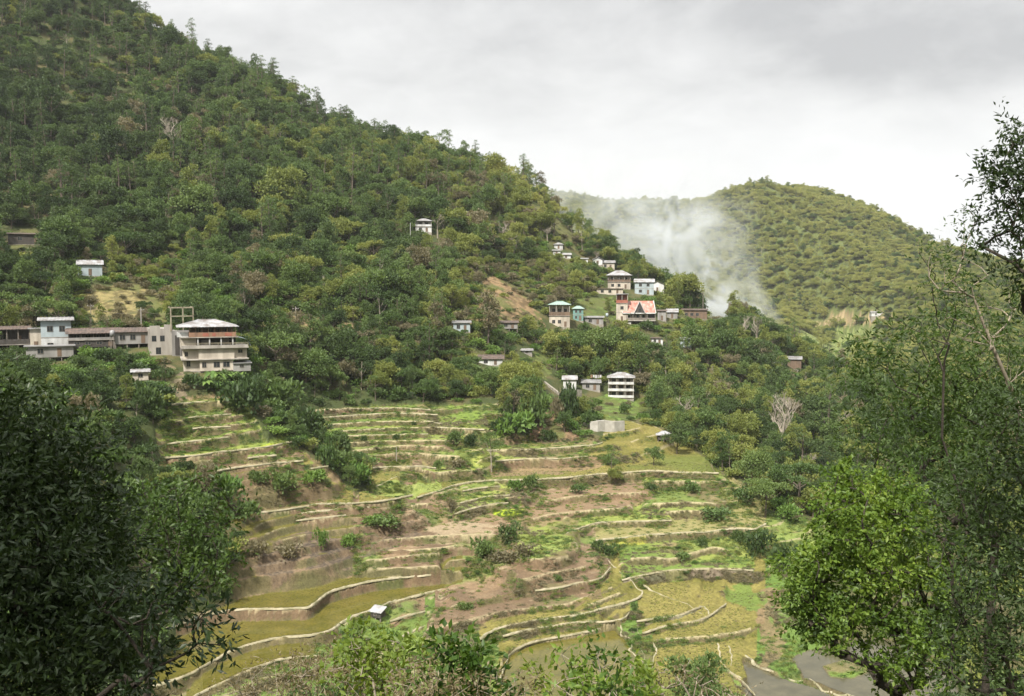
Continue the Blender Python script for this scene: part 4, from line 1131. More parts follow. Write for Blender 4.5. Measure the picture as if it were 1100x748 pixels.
# red roofed chalet: custom roof with two steep white-edged dormers
g = ground(688, 351, 90); D = float(np.hypot(g[0], g[1])); K = D / FPX
ch = empty('chalet', tuple(g), -math.atan2(g[0], g[1]), 'chalet with a steep worn red roof, white trimmed front gable and dark galleries', 'house'); ch.scale = (K,) * 3
RECTS.append((671, 706, 320, 350, D))
part('foundation', 'concrete', [(-17, 14, 0, 22, -20, 0)], ch)
part('wall', 'dark', [(-15, 14, 3, 22, 0, 6)], ch); part('wall', 'white', [(-17, -10, 0, 3, 0, 5)], ch)
part('floor_slab', 'concrete', [(-17, 16, -1.5, 22, 6, 7)], ch)
part('wall', 'cream', [(-11, 8, 2.4, 22, 7, 14)], ch); part('wall', 'dark', [(8, 15, 2.6, 22, 7, 14)], ch)
part('gallery_rail', 'frame', [(-15, 16, -1.4, -1, 7, 9.4)], ch)
for xx in (-15, -8, 0, 7, 15.5): part('post', 'frame', [(xx - .35, xx + .35, -1.4, -.7, 9.4, 14)], ch)
for xx in (-8, -3, 3): window(ch, xx, 2.4, 9, 2.6, 3.6)
part('eave_board', 'white', [(-19, 16, -2.2, -1.6, 13.8, 14.9)], ch)
mb = MB(); corrugated(mb, (-19, -2, 14.6), (16, -2, 14.6), (13.5, 11, 27), (-16.5, 11, 27), 16, .25); corrugated(mb, (16, 24, 14.6), (-19, 24, 14.6), (-16.5, 11, 27), (13.5, 11, 27), 16, .25)
rf = mb.obj('roof', HM['redtin'], ch)
dm = MB(); dm.poly([(-6, -2.4, 15), (4, -2.4, 15), (-1, -2.4, 25.5)]); dm.obj('gable', HM['dark'], ch)
dr_ = MB(); corrugated(dr_, (-6.6, 9, 14.8), (-6.6, -3, 14.8), (-1, -3, 26.6), (-1, 9, 26.6), 5, .2); corrugated(dr_, (4.6, -3, 14.8), (4.6, 9, 14.8), (-1, 9, 26.6), (-1, -3, 26.6), 5, .2); dr_.obj('dormer_roof', HM['redtin'], rf)
tr_ = MB(); tr_.tube([(-6.8, -3.2, 14.6), (-1, -3.2, 27)], .45, 4); tr_.tube([(4.8, -3.2, 14.6), (-1, -3.2, 27)], .45, 4); tr_.obj('white_trim', HM['white'], rf)
window(ch, -1, -2.5, 16, 2.6, 3.5)
t2 = MB(); t2.tube([(16.2, -2.4, 14.6), (13.6, 11, 27.4)], .5, 4); t2.tube([(-19.2, -2.4, 14.6), (-16.6, 11, 27.4)], .5, 4); t2.obj('white_trim', HM['white'], rf)

# pale retaining walls and poles
def wallthing(pts, h, label, mat='palestone', name='retaining_wall', th=.5):
    g = [ground(a, b, 90) for a, b in pts]; g = [q for q in g if q is not None]
    mb = MB()
    for i, (a, b) in enumerate(zip(g[:-1], g[1:])):
        d = np.array([b[0]-a[0], b[1]-a[1]]); d = d / np.hypot(*d) * th; n = (-d[1], d[0])
        if n[1] < 0: n = (-n[0], -n[1])
        ha, hb = h[i], h[i + 1]
        A = [(a[0], a[1]), (b[0], b[1]), (b[0] + n[0], b[1] + n[1]), (a[0] + n[0], a[1] + n[1])]
        lo = [min(a[2], b[2]) - 2.5] * 4; hi = [a[2] + ha, b[2] + hb, b[2] + hb, a[2] + ha]
        P = [(x, y, z) for (x, y), z in zip(A, lo)] + [(x, y, z) for (x, y), z in zip(A, hi)]
        k = len(mb.v); mb.v += P
        for q in ((0,3,2,1),(4,5,6,7),(0,1,5,4),(1,2,6,5),(2,3,7,6),(3,0,4,7)): mb.f.append(tuple(k + j for j in q))
    o = mb.obj(name, HM[mat]); tag(o, label, 'wall')
    RECTS.append((min(p[0] for p in pts), max(p[0] for p in pts), min(p[1] for p in pts) - 9, max(p[1] for p in pts), float(np.hypot(*g[0][:2]))))
wallthing([(634, 463), (642, 464), (650, 464), (660, 464), (671, 463)], [2.2, 2.8, 3.0, 2.7, 2.6], 'pale concrete retaining wall under the three storey house')
wallthing([(625, 457), (629, 458), (633, 459)], [1.4, 1.4, 1.4], 'short stub of pale wall next to the concrete retaining wall')
wallthing([(584, 412), (604, 428), (616, 427), (625, 427)], [.6, .8, 2.3, 2.2], 'brownish stone footing wall under the white cabin', 'stone')
def pole(u, v, hpx, label, r=.12, arm=True, mat='frame', name='utility_pole', cat='pole'):
    g = ground(u, v, 90)
    if g is None: return
    k = float(np.hypot(g[0], g[1])) / FPX; h = hpx * k
    e = empty(name, tuple(g), 0, label, cat)
    mb = MB(); mb.tube([(0, 0, -1), (0, 0, h)], [r * 1.2, r * .8], 8); mb.obj('shaft', HM[mat], e)
    if arm:
        a = MB(); a.box(-.8, .8, -.06, .06, h - .7, h - .58); a.obj('crossarm', HM['frame'], e)
        for xx in (-.7, 0.25, .7):
            i = MB(); i.tube([(xx, 0, h - .58), (xx, 0, h - .38)], .06, 6); i.obj('insulator', HM['white'], e)
pole(755, 342, 28, 'tall thin dark utility pole rising from the crest beside the smoke', .16)
pole(152, 358, 26, 'pale utility pole behind the grey shack of the dark row', .14, mat='concrete')
pole(98, 350, 22, 'thin dark pole behind the laundry shack', .1, mat='frame')
pole(318, 356, 26, 'pale pole on the brown clearing above the valley trees', .13, mat='concrete')
pole(426, 498, 18, 'thin grey post standing in the middle of the upper terraces', .08, False, 'concrete', 'post', 'post')
pole(441, 274, 34, 'white trunk-like pole below the lone mountain house', .1, False, 'white', 'post', 'post')

# laundry, tanks, wires
def laundry(u, v, wpx, n, label, seed):
    g = ground(u, v, 90); k = float(np.hypot(g[0], g[1])) / FPX; w = wpx * k; rg = random.Random(seed)
    e = empty('washing_line', (g[0], g[1] - .6, g[2] + 2.6), -math.atan2(g[0], g[1]), label, 'washing line')
    c = MB(); c.tube([(-w/2, 0, 1.3), (0, 0, 1.2), (w/2, 0, 1.3)], .03, 5); c.obj('cord', HM['frame'], e)
    for i in range(n):
        x = -w/2 + w * (i + .5) / n; ww = w / n * rg.uniform(.3, .45); h = rg.uniform(.5, 1.0); b = MB()
        for s_ in range(4): b.box(x - ww + ww * .5 * s_, x - ww + ww * .5 * (s_ + 1), -.03 + .03 * (s_ % 2), .02 + .03 * (s_ % 2), 1.2 - h, 1.2)
        b.obj('cloth', HM[rg.choice(('cloth', 'white', 'bluegrey', 'grey', 'wood'))], e)
laundry(101, 376, 24, 8, 'washing line of pale clothes along the gallery of the dark laundry shack', 4)
laundry(640, 416, 12, 5, 'short washing line of clothes beside the cluttered low shack', 5)
def tank(u, v, up, label, mat):
    g = ground(u, v, 90); e = empty('water_tank', (g[0], g[1], g[2] + up), 0, label, 'water tank')
    m_ = MB(); m_.tube([(0, 0, 0), (0, 0, 1.2), (0, 0, 1.35)], [.5, .5, .2], 12); m_.obj('drum', HM[mat], e, True)
    l = MB()
    for a in range(4): l = MB(); l.box(.35 * (1, -1, 1, -1)[a] - .05, .35 * (1, -1, 1, -1)[a] + .05, .35 * (1, 1, -1, -1)[a] - .05, .35 * (1, 1, -1, -1)[a] + .05, -up - 1, 0); l.obj('leg', HM['frame'], e)
tank(121, 379, 3.6, 'small grey water tank on legs between the dark shacks', 'greytin'); tank(652, 347, 2.2, 'small blue water tank on legs left of the chalet', 'bluegrey')
def wire(a, b, label, sag=1.2):
    A = ground(a[0], a[1], 90); B = ground(b[0], b[1], 90); A = Vector(A) + Vector((0, 0, a[2])); B = Vector(B) + Vector((0, 0, b[2]))
    m_ = MB(); m_.tube([A.lerp(B, t) - Vector((0, 0, sag * 4 * t * (1 - t))) for t in [i / 14 for i in range(15)]], .025, 4); tag(m_.obj('power_cable', HM['frame']), label, 'cable')
wire((98, 350, 4.8), (152, 358, 5.3), 'thin power cable between the two poles behind the shack row')
wire((152, 358, 5.3), (205, 372, 9), 'thin power cable from the pale pole to the concrete house')
# ------------------------------------------------------------------ where the plants stand
rngf = np.random.default_rng(5)
def jitter_grid(r0, r1, spacing, az=36):
    out = []
    A = math.radians(az); xm = r1 * math.sin(A)
    xs = np.arange(-xm, xm, spacing); ys = np.arange(r0 * math.cos(A), r1, spacing)
    X_, Y_ = np.meshgrid(xs, ys); X_ = X_ + rngf.uniform(-.5, .5, X_.shape) * spacing; Y_ = Y_ + rngf.uniform(-.5, .5, Y_.shape) * spacing
    R_ = np.hypot(X_, Y_); m = (np.abs(np.arctan2(X_, Y_)) < A) & (R_ >= r0) & (R_ < r1)
    return X_[m], Y_[m]
INTf = IN_T.astype(float); CLf = clear.astype(float)
def visible(x, y, z, slack=3.0):
    """seen over the land: highest elevation angle of the land in front"""
    return z / np.hypot(x, y) > sample(HOR, x, y) - slack / np.hypot(x, y)
ang = Z / RR[None]; HOR = np.maximum.accumulate(np.where(RG > 60, ang, -9), axis=1)
HOR = np.roll(HOR, 1, axis=1); HOR[:, 0] = -9

def hides_house(x, y, z, hgt, wid):
    """does a plant here stand in the way of a building or a wall"""
    r = np.hypot(x, y); u0, v0 = project(x, y, z); u1, v1 = project(x, y, z + hgt); s = FPX / r; bad = np.zeros(len(x), bool)
    for (a, b, c, d, D) in RECTS:
        k = d - c
        bad |= (r < D + 2 + (b - a) / FPX * D * .8) & (u0 + wid * s > a + 1) & (u0 - wid * s < b - 1) & (v1 < d - k * .10 - 1) & (v0 > c - 1) 
    return bad

# crown colours by place: browner, with cloud shade painted in, high on the left, yellow green to the right
def tones(x, y, z, far=False):
    u, v = project(x, y, z); n = fbm(x, y, 55, 3, 201); n2 = rngf.random(len(x))
    yel = .02 + .38 * sstep(280, 600, u) + (.12 + .18 * sstep(200, 500, u)) * (n > .58) - .14 * sstep(760, 900, u) * (y < 480)
    dry = .03 + .05 * (fbm(x, y, 40, 2, 203) > .62) + .05 * ((u > 380) & (u < 640) & (v > 200) & (v < 330))
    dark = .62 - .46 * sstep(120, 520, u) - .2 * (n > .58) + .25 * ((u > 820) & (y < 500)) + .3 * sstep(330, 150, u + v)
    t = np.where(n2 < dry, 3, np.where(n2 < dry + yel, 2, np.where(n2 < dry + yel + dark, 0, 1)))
    tan = (((u > 75) & (u < 200) & (v > 285) & (v < 352)) | ((u > 490) & (u < 605) & (v > 285) & (v < 352)) | ((u > 0) & (u < 70) & (v > 320) & (v < 345)))
    t = np.where(tan & (rngf.random(len(x)) < .6), np.where(rngf.random(len(x)) < .5, 3, 2), t)
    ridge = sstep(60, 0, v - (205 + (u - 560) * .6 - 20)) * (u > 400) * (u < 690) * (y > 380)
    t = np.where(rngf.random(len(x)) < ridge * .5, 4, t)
    if far: t = np.where(n2 < np.where(u > 745, .92, .35) - .45 * sstep(900, 1010, u) + .25 * (n - .5), 4, np.where(n2 < .86, 2, np.where(n2 < .95, 1, 0)))  # far hill's sunlight painted by picking paler crowns, fewer on the right flank
    return t
TN = ('dark', 'mid', 'yellow', 'dry', 'painted_sun')
def shape_pick(n, w):
    names = list(w); p = np.array([w[k] for k in names]); p = p / p.sum()
    return [names[i] for i in rngf.choice(len(names), n, p=p)]

NEAR_X, NEAR_Y = jitter_grid(118, 640, 4.25)
r = np.hypot(NEAR_X, NEAR_Y)
keep = (rngf.random(len(r)) < np.where(r < 320, 1.0, np.where(r < 480, .86, .7)))
x, y = NEAR_X[keep], NEAR_Y[keep]; z = H(x, y)
cl = sample(CLf, x, y); it = sample(INTf, x, y)
dens = fbm(x, y, 26, 3, 210)
ok = (it < .25) & ((cl < .3) | (rngf.random(len(x)) < .06)) & visible(x, y, z + 8) & (dens > .30)
# low right bank by the river stays open
u_, v_ = project(x, y, z)
ok &= ~((u_ > 790) & (v_ > 600)) & ~((v_ > 560) & (u_ < 300) & (rngf.random(len(x)) < .5))
x, y, z, u_, v_ = x[ok], y[ok], z[ok], u_[ok], v_[ok]
shp = np.array(shape_pick(len(x), {'round': .5, 'tall': .19, 'umbrella': .12, 'loose': .15, 'pine': .04}))
rid = (z / np.hypot(x, y)) > (sample(HOR, x, y) - .004)
high = (z > 20)
shp = np.where(high & (rngf.random(len(x)) < .22), 'pine', shp)
sc = rngf.uniform(.6, 1.4, len(x)) * np.where(shp == 'round', 1.12, 1.0) * (.75 + .5 * dens[ok]) * np.where(rngf.random(len(x)) < .12, 1.4, 1.05)
sc *= np.where((u_ < 300) & (v_ > 400), .6, 1)
# young growth close to the shacks and the terrace border
hgt = np.array([{'round': 6.6, 'tall': 9.5, 'umbrella': 6.6, 'loose': 7.6, 'pine': 10.5}[s] for s in shp]); wid = np.array([{'round': 3.4, 'tall': 2.2, 'umbrella': 4.4, 'loose': 2.8, 'pine': 2}[s] for s in shp])
sc *= np.where(np.hypot(x, y) < 300, .82, 1)
sc *= np.where((((u_ > 75) & (u_ < 200)) | ((u_ > 490) & (u_ < 605))) & (v_ > 285) & (v_ < 365), .6, 1)
sc *= np.where((u_ > 245) & (u_ < 400) & (v_ > 428) & (v_ < 540), .45, 1)
blk = hides_house(x, y, z, hgt * sc, wid * sc * .8)
nb = ~blk
x, y, z, shp, sc, u_, v_ = x[nb], y[nb], z[nb], shp[nb], sc[nb], u_[nb], v_[nb]
tn = tones(x, y, z)
near_px = sc * FPX / np.hypot(x, y)

ZONES = [  # outline in the picture -> where the tree stands, in words
 ([(0,392),(270,405),(300,480),(240,640),(0,748)], 'on the slope below the concrete house'),
 ([(0,330),(280,330),(270,405),(0,392)], 'beside the dark shack row'),
 ([(0,200),(220,200),(250,330),(0,330)], 'on the mountainside above the shack row'),
 ([(0,-60),(330,-60),(330,200),(0,200)], 'high on the steep mountain'),
 ([(220,200),(430,200),(430,345),(250,345)], 'on the mountainside right of the shack row'),
 ([(430,150),(600,150),(600,345),(430,345)], 'around the brown landslip'),
 ([(560,190),(720,190),(760,345),(560,345)], 'between the houses of the hillside hamlet'),
 ([(255,330),(400,340),(400,440),(270,480)], 'in the hollow past the concrete house'),
 ([(400,340),(545,340),(560,470),(400,440)], 'in the thicket behind the upper terraces'),
 ([(540,340),(700,340),(700,500),(560,480)], 'near the three storey house'),
 ([(690,340),(800,340),(810,560),(690,500)], 'in the wood below the hamlet crest'),
 ([(800,340),(1100,340),(1100,470),(800,460)], 'in the upper gorge wood'),
 ([(780,455),(1100,460),(1100,700),(780,600)], 'in the lower gorge wood')]
TONEW = {0: 'dark green', 1: 'mid green', 2: 'yellow green', 3: 'dry brownish', 4: 'pale yellow'}
SHW = {'round': 'round crowned', 'tall': 'tall narrow', 'umbrella': 'flat spreading', 'loose': 'thin airy', 'pine': 'slim tiered'}
def zone_of(u, v):
    for pts, w in ZONES:
        if poly_mask(pts, np.array([float(u)]), np.array([float(v)]))[0]: return w
    return None
def put_tree(sh, t, loc, s, rz, label=None, group=None, v=None, name=None, cat='tree', rx=0.0):
    u, vv = project(*loc)
    if label is None:
        zn = zone_of(u, vv) or 'in the wooded valley'
        label = '%s %s tree %s' % (TONEW[t], SHW[sh], zn); group = group or (label.replace(' tree ', ' trees '))
    v = SHAPES[sh][0] - 1 if v is None else v
    tk = TN[t]
    if sh == 'pine' and t >= 2: tk = 'mid'
    return dup(name or ('pine_tree' if sh == 'pine' else 'broadleaf_tree'), (sh, v, tk), tuple(loc), s, rz, label, cat, group, rx=rx)

size = hgt[nb] * near_px
infr = (u_ > 5) & (u_ < 1095) & (v_ > 0) & (v_ < 740) & visible(x, y, z + hgt[nb] * sc * .6, 0)
# trees that the near trees at the sides of the picture would hide are left to the mass
infr &= ~((u_ < 190) & (v_ > 440)) & ~((u_ > 900) & (v_ > 430)) & ~((u_ > 985) & (v_ > 300))
order = np.argsort(-np.where(infr, size, 0))
solo = np.zeros(len(x), bool); cnt = {'b': 0, 'p': 0}
for i in order:
    k = 'p' if shp[i] == 'pine' else 'b'
    if not infr[i]: break
    if cnt[k] < (262 if k == 'b' else 40): solo[i] = True; cnt[k] += 1
var = rngf.integers(0, 9, len(x))
rzs = rngf.uniform(0, 2 * PI, len(x))
for i in np.where(solo)[0]:
    s = float(sc[i]); t = int(tn[i]); t = 1 if (shp[i] == 'pine' and t >= 2) else t
    put_tree(str(shp[i]), t, (float(x[i]), float(y[i]), float(z[i]) - .2), (s, s, s * float(rngf.uniform(.85, 1.2))), float(rzs[i]), v=int(var[i] % SHAPES[str(shp[i])][0]))
keys = [k for k in PROTO if k[0] not in ('bush', 'tuft')]
kid = {k: i for i, k in enumerate(keys)}
m = ~solo
def key_for(s, v, t):
    t = TN[t]
    if s == 'pine' and t in ('yellow', 'dry', 'painted_sun'): t = 'mid'
    return kid[(s, v % SHAPES[s][0], t)]
ki = [key_for(str(shp[i]), int(var[i]), int(tn[i])) for i in np.where(m)[0]]
S3 = np.stack([sc[m], sc[m], sc[m] * rngf.uniform(.8, 1.25, m.sum())], 1)
Rr = np.stack([rngf.normal(0, .06, m.sum()), rngf.normal(0, .06, m.sum()), rzs[m]], 1)
scatter('forest', np.stack([x[m], y[m], z[m] - .2], 1), S3, Rr, keys, ki, 'dense mixed forest covering the steep mountainside and the gorge')
print('near trees', len(x), 'solo', cnt)

# ---- far hill
x, y = jitter_grid(600, 1650, 5.0, 33)
z = H(x, y); cl = sample(CLf, x, y)
ok = ((cl < .3) | (rngf.random(len(x)) < .05)) & visible(x, y, z + 9) & (y > 590) & (fbm(x, y, 40, 3, 220) > .2)
x, y, z = x[ok], y[ok], z[ok]
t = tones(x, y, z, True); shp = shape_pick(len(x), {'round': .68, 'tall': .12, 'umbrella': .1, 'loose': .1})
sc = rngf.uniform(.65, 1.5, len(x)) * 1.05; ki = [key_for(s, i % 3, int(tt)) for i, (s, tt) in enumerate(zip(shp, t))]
scatter('distant_forest', np.stack([x, y, z - .3], 1), np.stack([sc, sc, sc * .9], 1), np.stack([x * 0, x * 0, rngf.uniform(0, 6.28, len(x))], 1), keys, ki, 'yellow green forest with painted sunlight covering the far hill behind the smoke')
print('far trees', len(x))

# ---- undergrowth: bushes beneath and between the trees, on cleared slopes and terrace walls
def bushes(x, y, s, t, name, label):
    z = H(x, y); bk = [k for k in PROTO if k[0] == 'bush']; bi = {k: i for i, k in enumerate(bk)}
    nm = ('dark', 'mid', 'yellow', 'dry', 'bright')
    ki = [bi[('bush', i % 3, nm[int(q)])] for i, q in enumerate(t)]
    scatter(name, np.stack([x, y, z - .1], 1), np.stack([s, s, s * rngf.uniform(.6, 1.1, len(x))], 1), np.stack([x * 0, x * 0, rngf.uniform(0, 6.28, len(x))], 1), bk, ki, label)
x, y = jitter_grid(105, 560, 3.1)
kp = rngf.random(len(x)) < np.where(np.hypot(x, y) < 330, .95, .55); x, y = x[kp], y[kp]
z = H(x, y); it = sample(INTf, x, y); cl = sample(CLf, x, y); u, v = project(x, y, z)
ok = (it < .35) & visible(x, y, z + 3) & ((cl < .3) | (rngf.random(len(x)) < .4)) & ~((u > 800) & (v > 620) & (rngf.random(len(x)) < .6))
ok &= ~hides_house(x, y, z, 2.2, 1.6)
x, y, z, cl = x[ok], y[ok], z[ok], cl[ok]
t = tones(x, y, z); t = np.where(t == 4, 2, t); t = np.where(rngf.random(len(x)) < .22, 4, t); t = np.where((cl > .3) & (rngf.random(len(x)) < .55), 3, t)
bushes(x, y, rngf.uniform(.9, 2.3, len(x)) * np.where(cl > .3, .6, 1), t, 'undergrowth', 'tangled undergrowth between the trees and on cleared slopes')
print('undergrowth', len(x))

# terrace growth: tufts along risers and rough ground, low weeds
jj = np.where(IN_T & (RG > 110) & (RG < 300) & (srf != 2) & (srf < 7))
nz = fbm(GX[jj], GY[jj], 6, 3, 230); st = slope[jj]; sf_ = srf[jj]; onf = on_flat[jj]
cell = RG[jj] * (AZF[1] - AZF[0]) * .3
w = cell * np.where(st > .5, 1.6, .25) * np.where(nz > .5, 2.2, .5) * np.where(sf_ == 3, np.where(st > .5, 1, .02), 1) * np.where((sf_ == 4) & onf, .25, 1) * np.where(sf_ == 5, .3, 1)
w = w * np.where((dist[jj] < 1.0) & onf, .05, 1); w = w / w.sum(); pick = rngf.choice(len(w), 20000, p=w)
x = GX[jj][pick] + rngf.normal(0, .2, len(pick)); y = GY[jj][pick] + rngf.normal(0, .2, len(pick)); z = sample(Z, x, y)
ok = ~hides_house(x, y, z, .8, .3); x, y, z = x[ok], y[ok], z[ok]
tk = [k for k in PROTO if k[0] == 'tuft']; nn = fbm(x, y, 9, 2, 231)
ti = np.where(nn > .62, 2, np.where(rngf.random(len(x)) < .12, 3, np.where(rngf.random(len(x)) < .5, 1, 0)))
s = rngf.uniform(.3, .85, len(x))
scatter('grass', np.stack([x, y, z], 1), np.stack([s * 1.3, s * 1.3, s * .8], 1), np.stack([x * 0, x * 0, rngf.uniform(0, 6.28, len(x))], 1), tk, ti, 'rough grass and weeds on the terrace walls and fallow steps')
pick = rngf.choice(len(w), 600, p=(w * np.where(nz > .56, 1, .08)) / (w * np.where(nz > .56, 1, .08)).sum())
x = GX[jj][pick]; y = GY[jj][pick]; z = sample(Z, x, y); ok = ~hides_house(x, y, z, 1, .6); x, y = x[ok], y[ok]
n2 = rngf.random(len(x)); t = np.where(n2 < .3, 4, np.where(n2 < .6, 1, np.where(n2 < .8, 2, np.where(n2 < .9, 0, 3))))
bushes(x, y, rngf.uniform(.2, .55, len(x)), t, 'weeds', 'low leafy weeds growing over the terrace walls')

jj2 = np.where((srf == 3) & on_flat & (RG > 110) & (RG < 240))
pk = rngf.choice(len(jj2[0]), 5000); x = GX[jj2][pk] + rngf.normal(0, .15, len(pk)); y = GY[jj2][pk] + rngf.normal(0, .15, len(pk))
z = sample(Z, x, y); s = rngf.uniform(.16, .32, len(x))
scatter('rice_stubble', np.stack([x, y, z - .02], 1), np.stack([s, s, s], 1), np.stack([x * 0, x * 0, rngf.uniform(0, 6.28, len(x))], 1), tk, np.where(rngf.random(len(x)) < .6, 1, 2), 'short rice stubble standing in rows on the flooded fields')
# ---- countable shrubs and single trees, by where they show in the photograph
SHRUBS = [  # u, v of the foot, height px, width px, tone, label
 (262,445,38,54,'dark','large dark shrub mass at the top of the left flank terraces'),(300,440,34,50,'mid','grey green shrub mass spilling down beside the left flank terraces'),(330,470,30,40,'dark','dark shrub at the head of the brown spur'),
 (352,505,30,26,'mid','tall green shrub leaning on the brown spur'),(385,522,26,36,'bright','bright bushy shrub at the foot of the spur by the green pool'),(362,490,26,26,'dark','dark shrub half way down the brown spur'),
 (318,482,14,20,'dark','small dark round shrub perched on the spur end of the yellow strip'),(300,530,24,36,'mid','wide green shrub under the lowest left flank bank'),(335,520,18,28,'bright','fresh green shrub on the brow of the brown spur'),
 (275,520,16,22,'mid','small green shrub on the worn slope under the left flank'),(345,590,22,16,'bright','bright green sapling shrub on the burnt slope'),(372,588,16,22,'bright','low bright shrub at the right end of the burnt slope'),
 (415,565,12,40,'mid','dark topped grassy hump above the brown steps'),(398,562,10,26,'bright','flat bright shrub over the burnt patch'),
 (548,582,20,28,'dark','dark rosette shrub crowning the brown knoll'),(520,600,22,30,'mid','feathery fern shrub on the side of the brown knoll'),(540,603,14,36,'dry','dry ferny clump under the crown of the brown knoll'),(565,598,14,30,'dry','straw coloured ferny clump on the brown knoll'),
 (485,551,16,12,'dry','reddish brown dead shrub beside the curved banks'),(555,528,15,18,'bright','round green shrub on the left part of the long bank'),(568,528,18,22,'mid','spreading green shrub beside its round neighbour on the long bank'),
 (620,530,10,22,'mid','low shrub hanging over the long bank'),(700,528,9,16,'dark','small dark shrub above the brown field to the right'),(745,530,14,22,'mid','rounded shrub on the second step from the forest edge'),
 (488,476,13,22,'mid','round olive shrub on the upper terraces'),(505,480,14,18,'dark','dark round shrub beside the olive one on the upper terraces'),(390,474,7,10,'dark','very small dark shrub on a green upper terrace'),(425,473,7,9,'dark','second very small dark shrub on a green upper terrace'),
 (470,506,12,14,'mid','shrub at the right end of the muddy bank'),(492,503,10,18,'dry','brownish shrub on the muddy terraces'),
 (550,470,32,46,'bright','lush green thicket left of the eroded gully'),(575,462,40,36,'mid','tall green thicket against the eroded gully'),(540,465,20,30,'dark','dark low bush at the foot of the lush thicket'),
 (590,475,16,20,'dark','dark bush at the mouth of the eroded gully'),(597,450,26,18,'dry','reddish dead brush in the eroded gully'),(612,452,38,26,'dark','dark tree like bush right of the eroded gully'),(630,460,18,20,'mid','green bush sloping down from the gully to the wall'),
 (670,445,12,14,'mid','small bush in front of the three storey house'),(655,500,14,16,'mid','bush on the step under the retaining wall'),
 (755,588,12,14,'dark','dark bush on the grassy bank under the seedbed strip'),(735,600,8,22,'mid','low green bush in the grassy bank under the seedbed strip'),(795,585,16,24,'dark','dark bush behind the kinked bank end'),(815,600,30,36,'dark','large dark bush at the back corner of the broad olive field'),(838,612,26,34,'dark','second large dark bush beside the broad olive field'),(800,540,16,26,'mid','grey green bush at the right end of the grassy steps'),
 (770,558,12,40,'mid','long low bush line on the grassy steps to the right'),(640,590,12,16,'dark','dark little bush where the knoll meets the grass'),(655,598,14,20,'mid','green bush on the corner above the climbing bank'),(845,560,18,30,'bright','light green bush at the foot of the gorge wood'),
 (870,545,20,36,'dark','dark bush at the foot of the gorge wood'),(905,560,22,40,'mid','broad bush between the gorge wood and the near tree'),
 (160,450,34,40,'dark','dark bush beside the top left flank terrace'),(205,560,40,60,'mid','leafy bush below the left flank terraces'),(240,545,34,44,'bright','fresh leafy bush at the worn slope'),(262,560,26,36,'mid','bush over the burnt slope head'),(225,610,40,50,'mid','leafy bush above the upper olive pond'),
 (275,600,20,26,'dry','dry brush on the burnt slope'),(310,600,16,34,'dry','dead brush lying across the burnt slope'),
 (556,640,8,12,'dry','small dry clump on the brown knoll slope'),(600,625,8,12,'mid','small green clump on the brown knoll slope'),(500,655,9,20,'mid','low weed clump where the brown steps begin'),(420,688,12,30,'bright','fresh green shrub right below the tin roofed hut'),(380,690,14,34,'mid','weedy shrub under the second olive pond bank'),
]
def shrub(u, v, hp, wp, t, label, v_=0):
    g = ground(u, v, 90)
    if g is None: return
    k = float(np.hypot(g[0], g[1])) / FPX; h = hp * k; w = wp * k
    dup('shrub', ('bush', (u + v) % 3, t), (float(g[0]), float(g[1]), float(g[2]) - .15), (w / 2.9, w / 2.9, h / 1.45), u * .7, label, 'shrub', None)
for s_ in SHRUBS: shrub(*s_)

def lone(kind, u, v, hp, t, label, rmin=90, wide=1.0, name=None):
    g = ground(u, v, rmin)
    if g is None: return
    k = float(np.hypot(g[0], g[1])) / FPX; h0 = {'round': 6.4, 'tall': 9.4, 'umbrella': 6.6, 'loose': 7.6, 'pine': 10.4}[kind]; s = hp * k / h0
    put_tree(kind, t, (float(g[0]), float(g[1]), float(g[2]) - .2), (s * wide, s * wide, s), u * .37, label, None, v=(u + hp) % SHAPES[kind][0], name=name)
for a in (
 ('umbrella',822,556,44,1,'flat crowned tree leaning out over the terraces at the forest edge'),('umbrella',858,548,52,1,'broad layered tree behind the flat crowned one at the forest edge'),('umbrella',902,540,44,0,'dark layered tree deep in the gorge mouth'),
 ('round',702,500,22,1,'small round tree on a thin stem under the white roofed hut'),('round',727,488,32,0,'dark tree with a forked pale trunk at the terrace corner'),('tall',776,508,44,1,'thin pale stemmed tree standing free at the terrace tip'),
 ('umbrella',296,400,46,1,'wide crowned tree right of the large concrete house'),('umbrella',458,386,38,0,'dark spreading tree in the hollow left of the long rusty roof'),('umbrella',375,404,34,0,'low dark spreading tree over the green hollow'),
 ('tall',634,262,22,0,'slender dark conifer like tree between the tiny white houses'),('round',684,300,26,1,'round tree on the skyline above the pyramid roofed house'),('pine',783,344,22,1,'slim palm like tree silhouetted against the smoke'),
 ('loose',528,506,46,1,'spindly bare stemmed tree standing on the middle terraces'),('loose',657,508,26,1,'thin sapling on the terraces below the retaining wall'),('round',661,522,20,2,'bright young tree planted on the long sweeping bank'),
 ('pine',372,146,34,0,'ragged pine leaning on the skyline'),('pine',402,158,32,0,'tall lone pine on the skyline with a round head'),('pine',440,172,28,0,'thin small pine on the skyline right of the tall one'),('pine',420,168,26,0,'stunted pine between the two skyline pines'),
 ('pine',462,186,34,1,'dense pine at the shoulder of the skyline'),('pine',356,140,26,1,'low pine left of the ragged skyline pine'),('pine',178,46,16,0,'small dark pine high on the skyline'),('pine',300,112,18,1,'short pine midway along the skyline'),
 ('round',745,385,34,1,'full green tree below the long brown shack'),('round',600,390,34,2,'yellowish tree below the sea green roofed house'),('round',812,400,34,0,'dark tree on the wooded ridge left of the brown shed'),
 ): lone(*a)

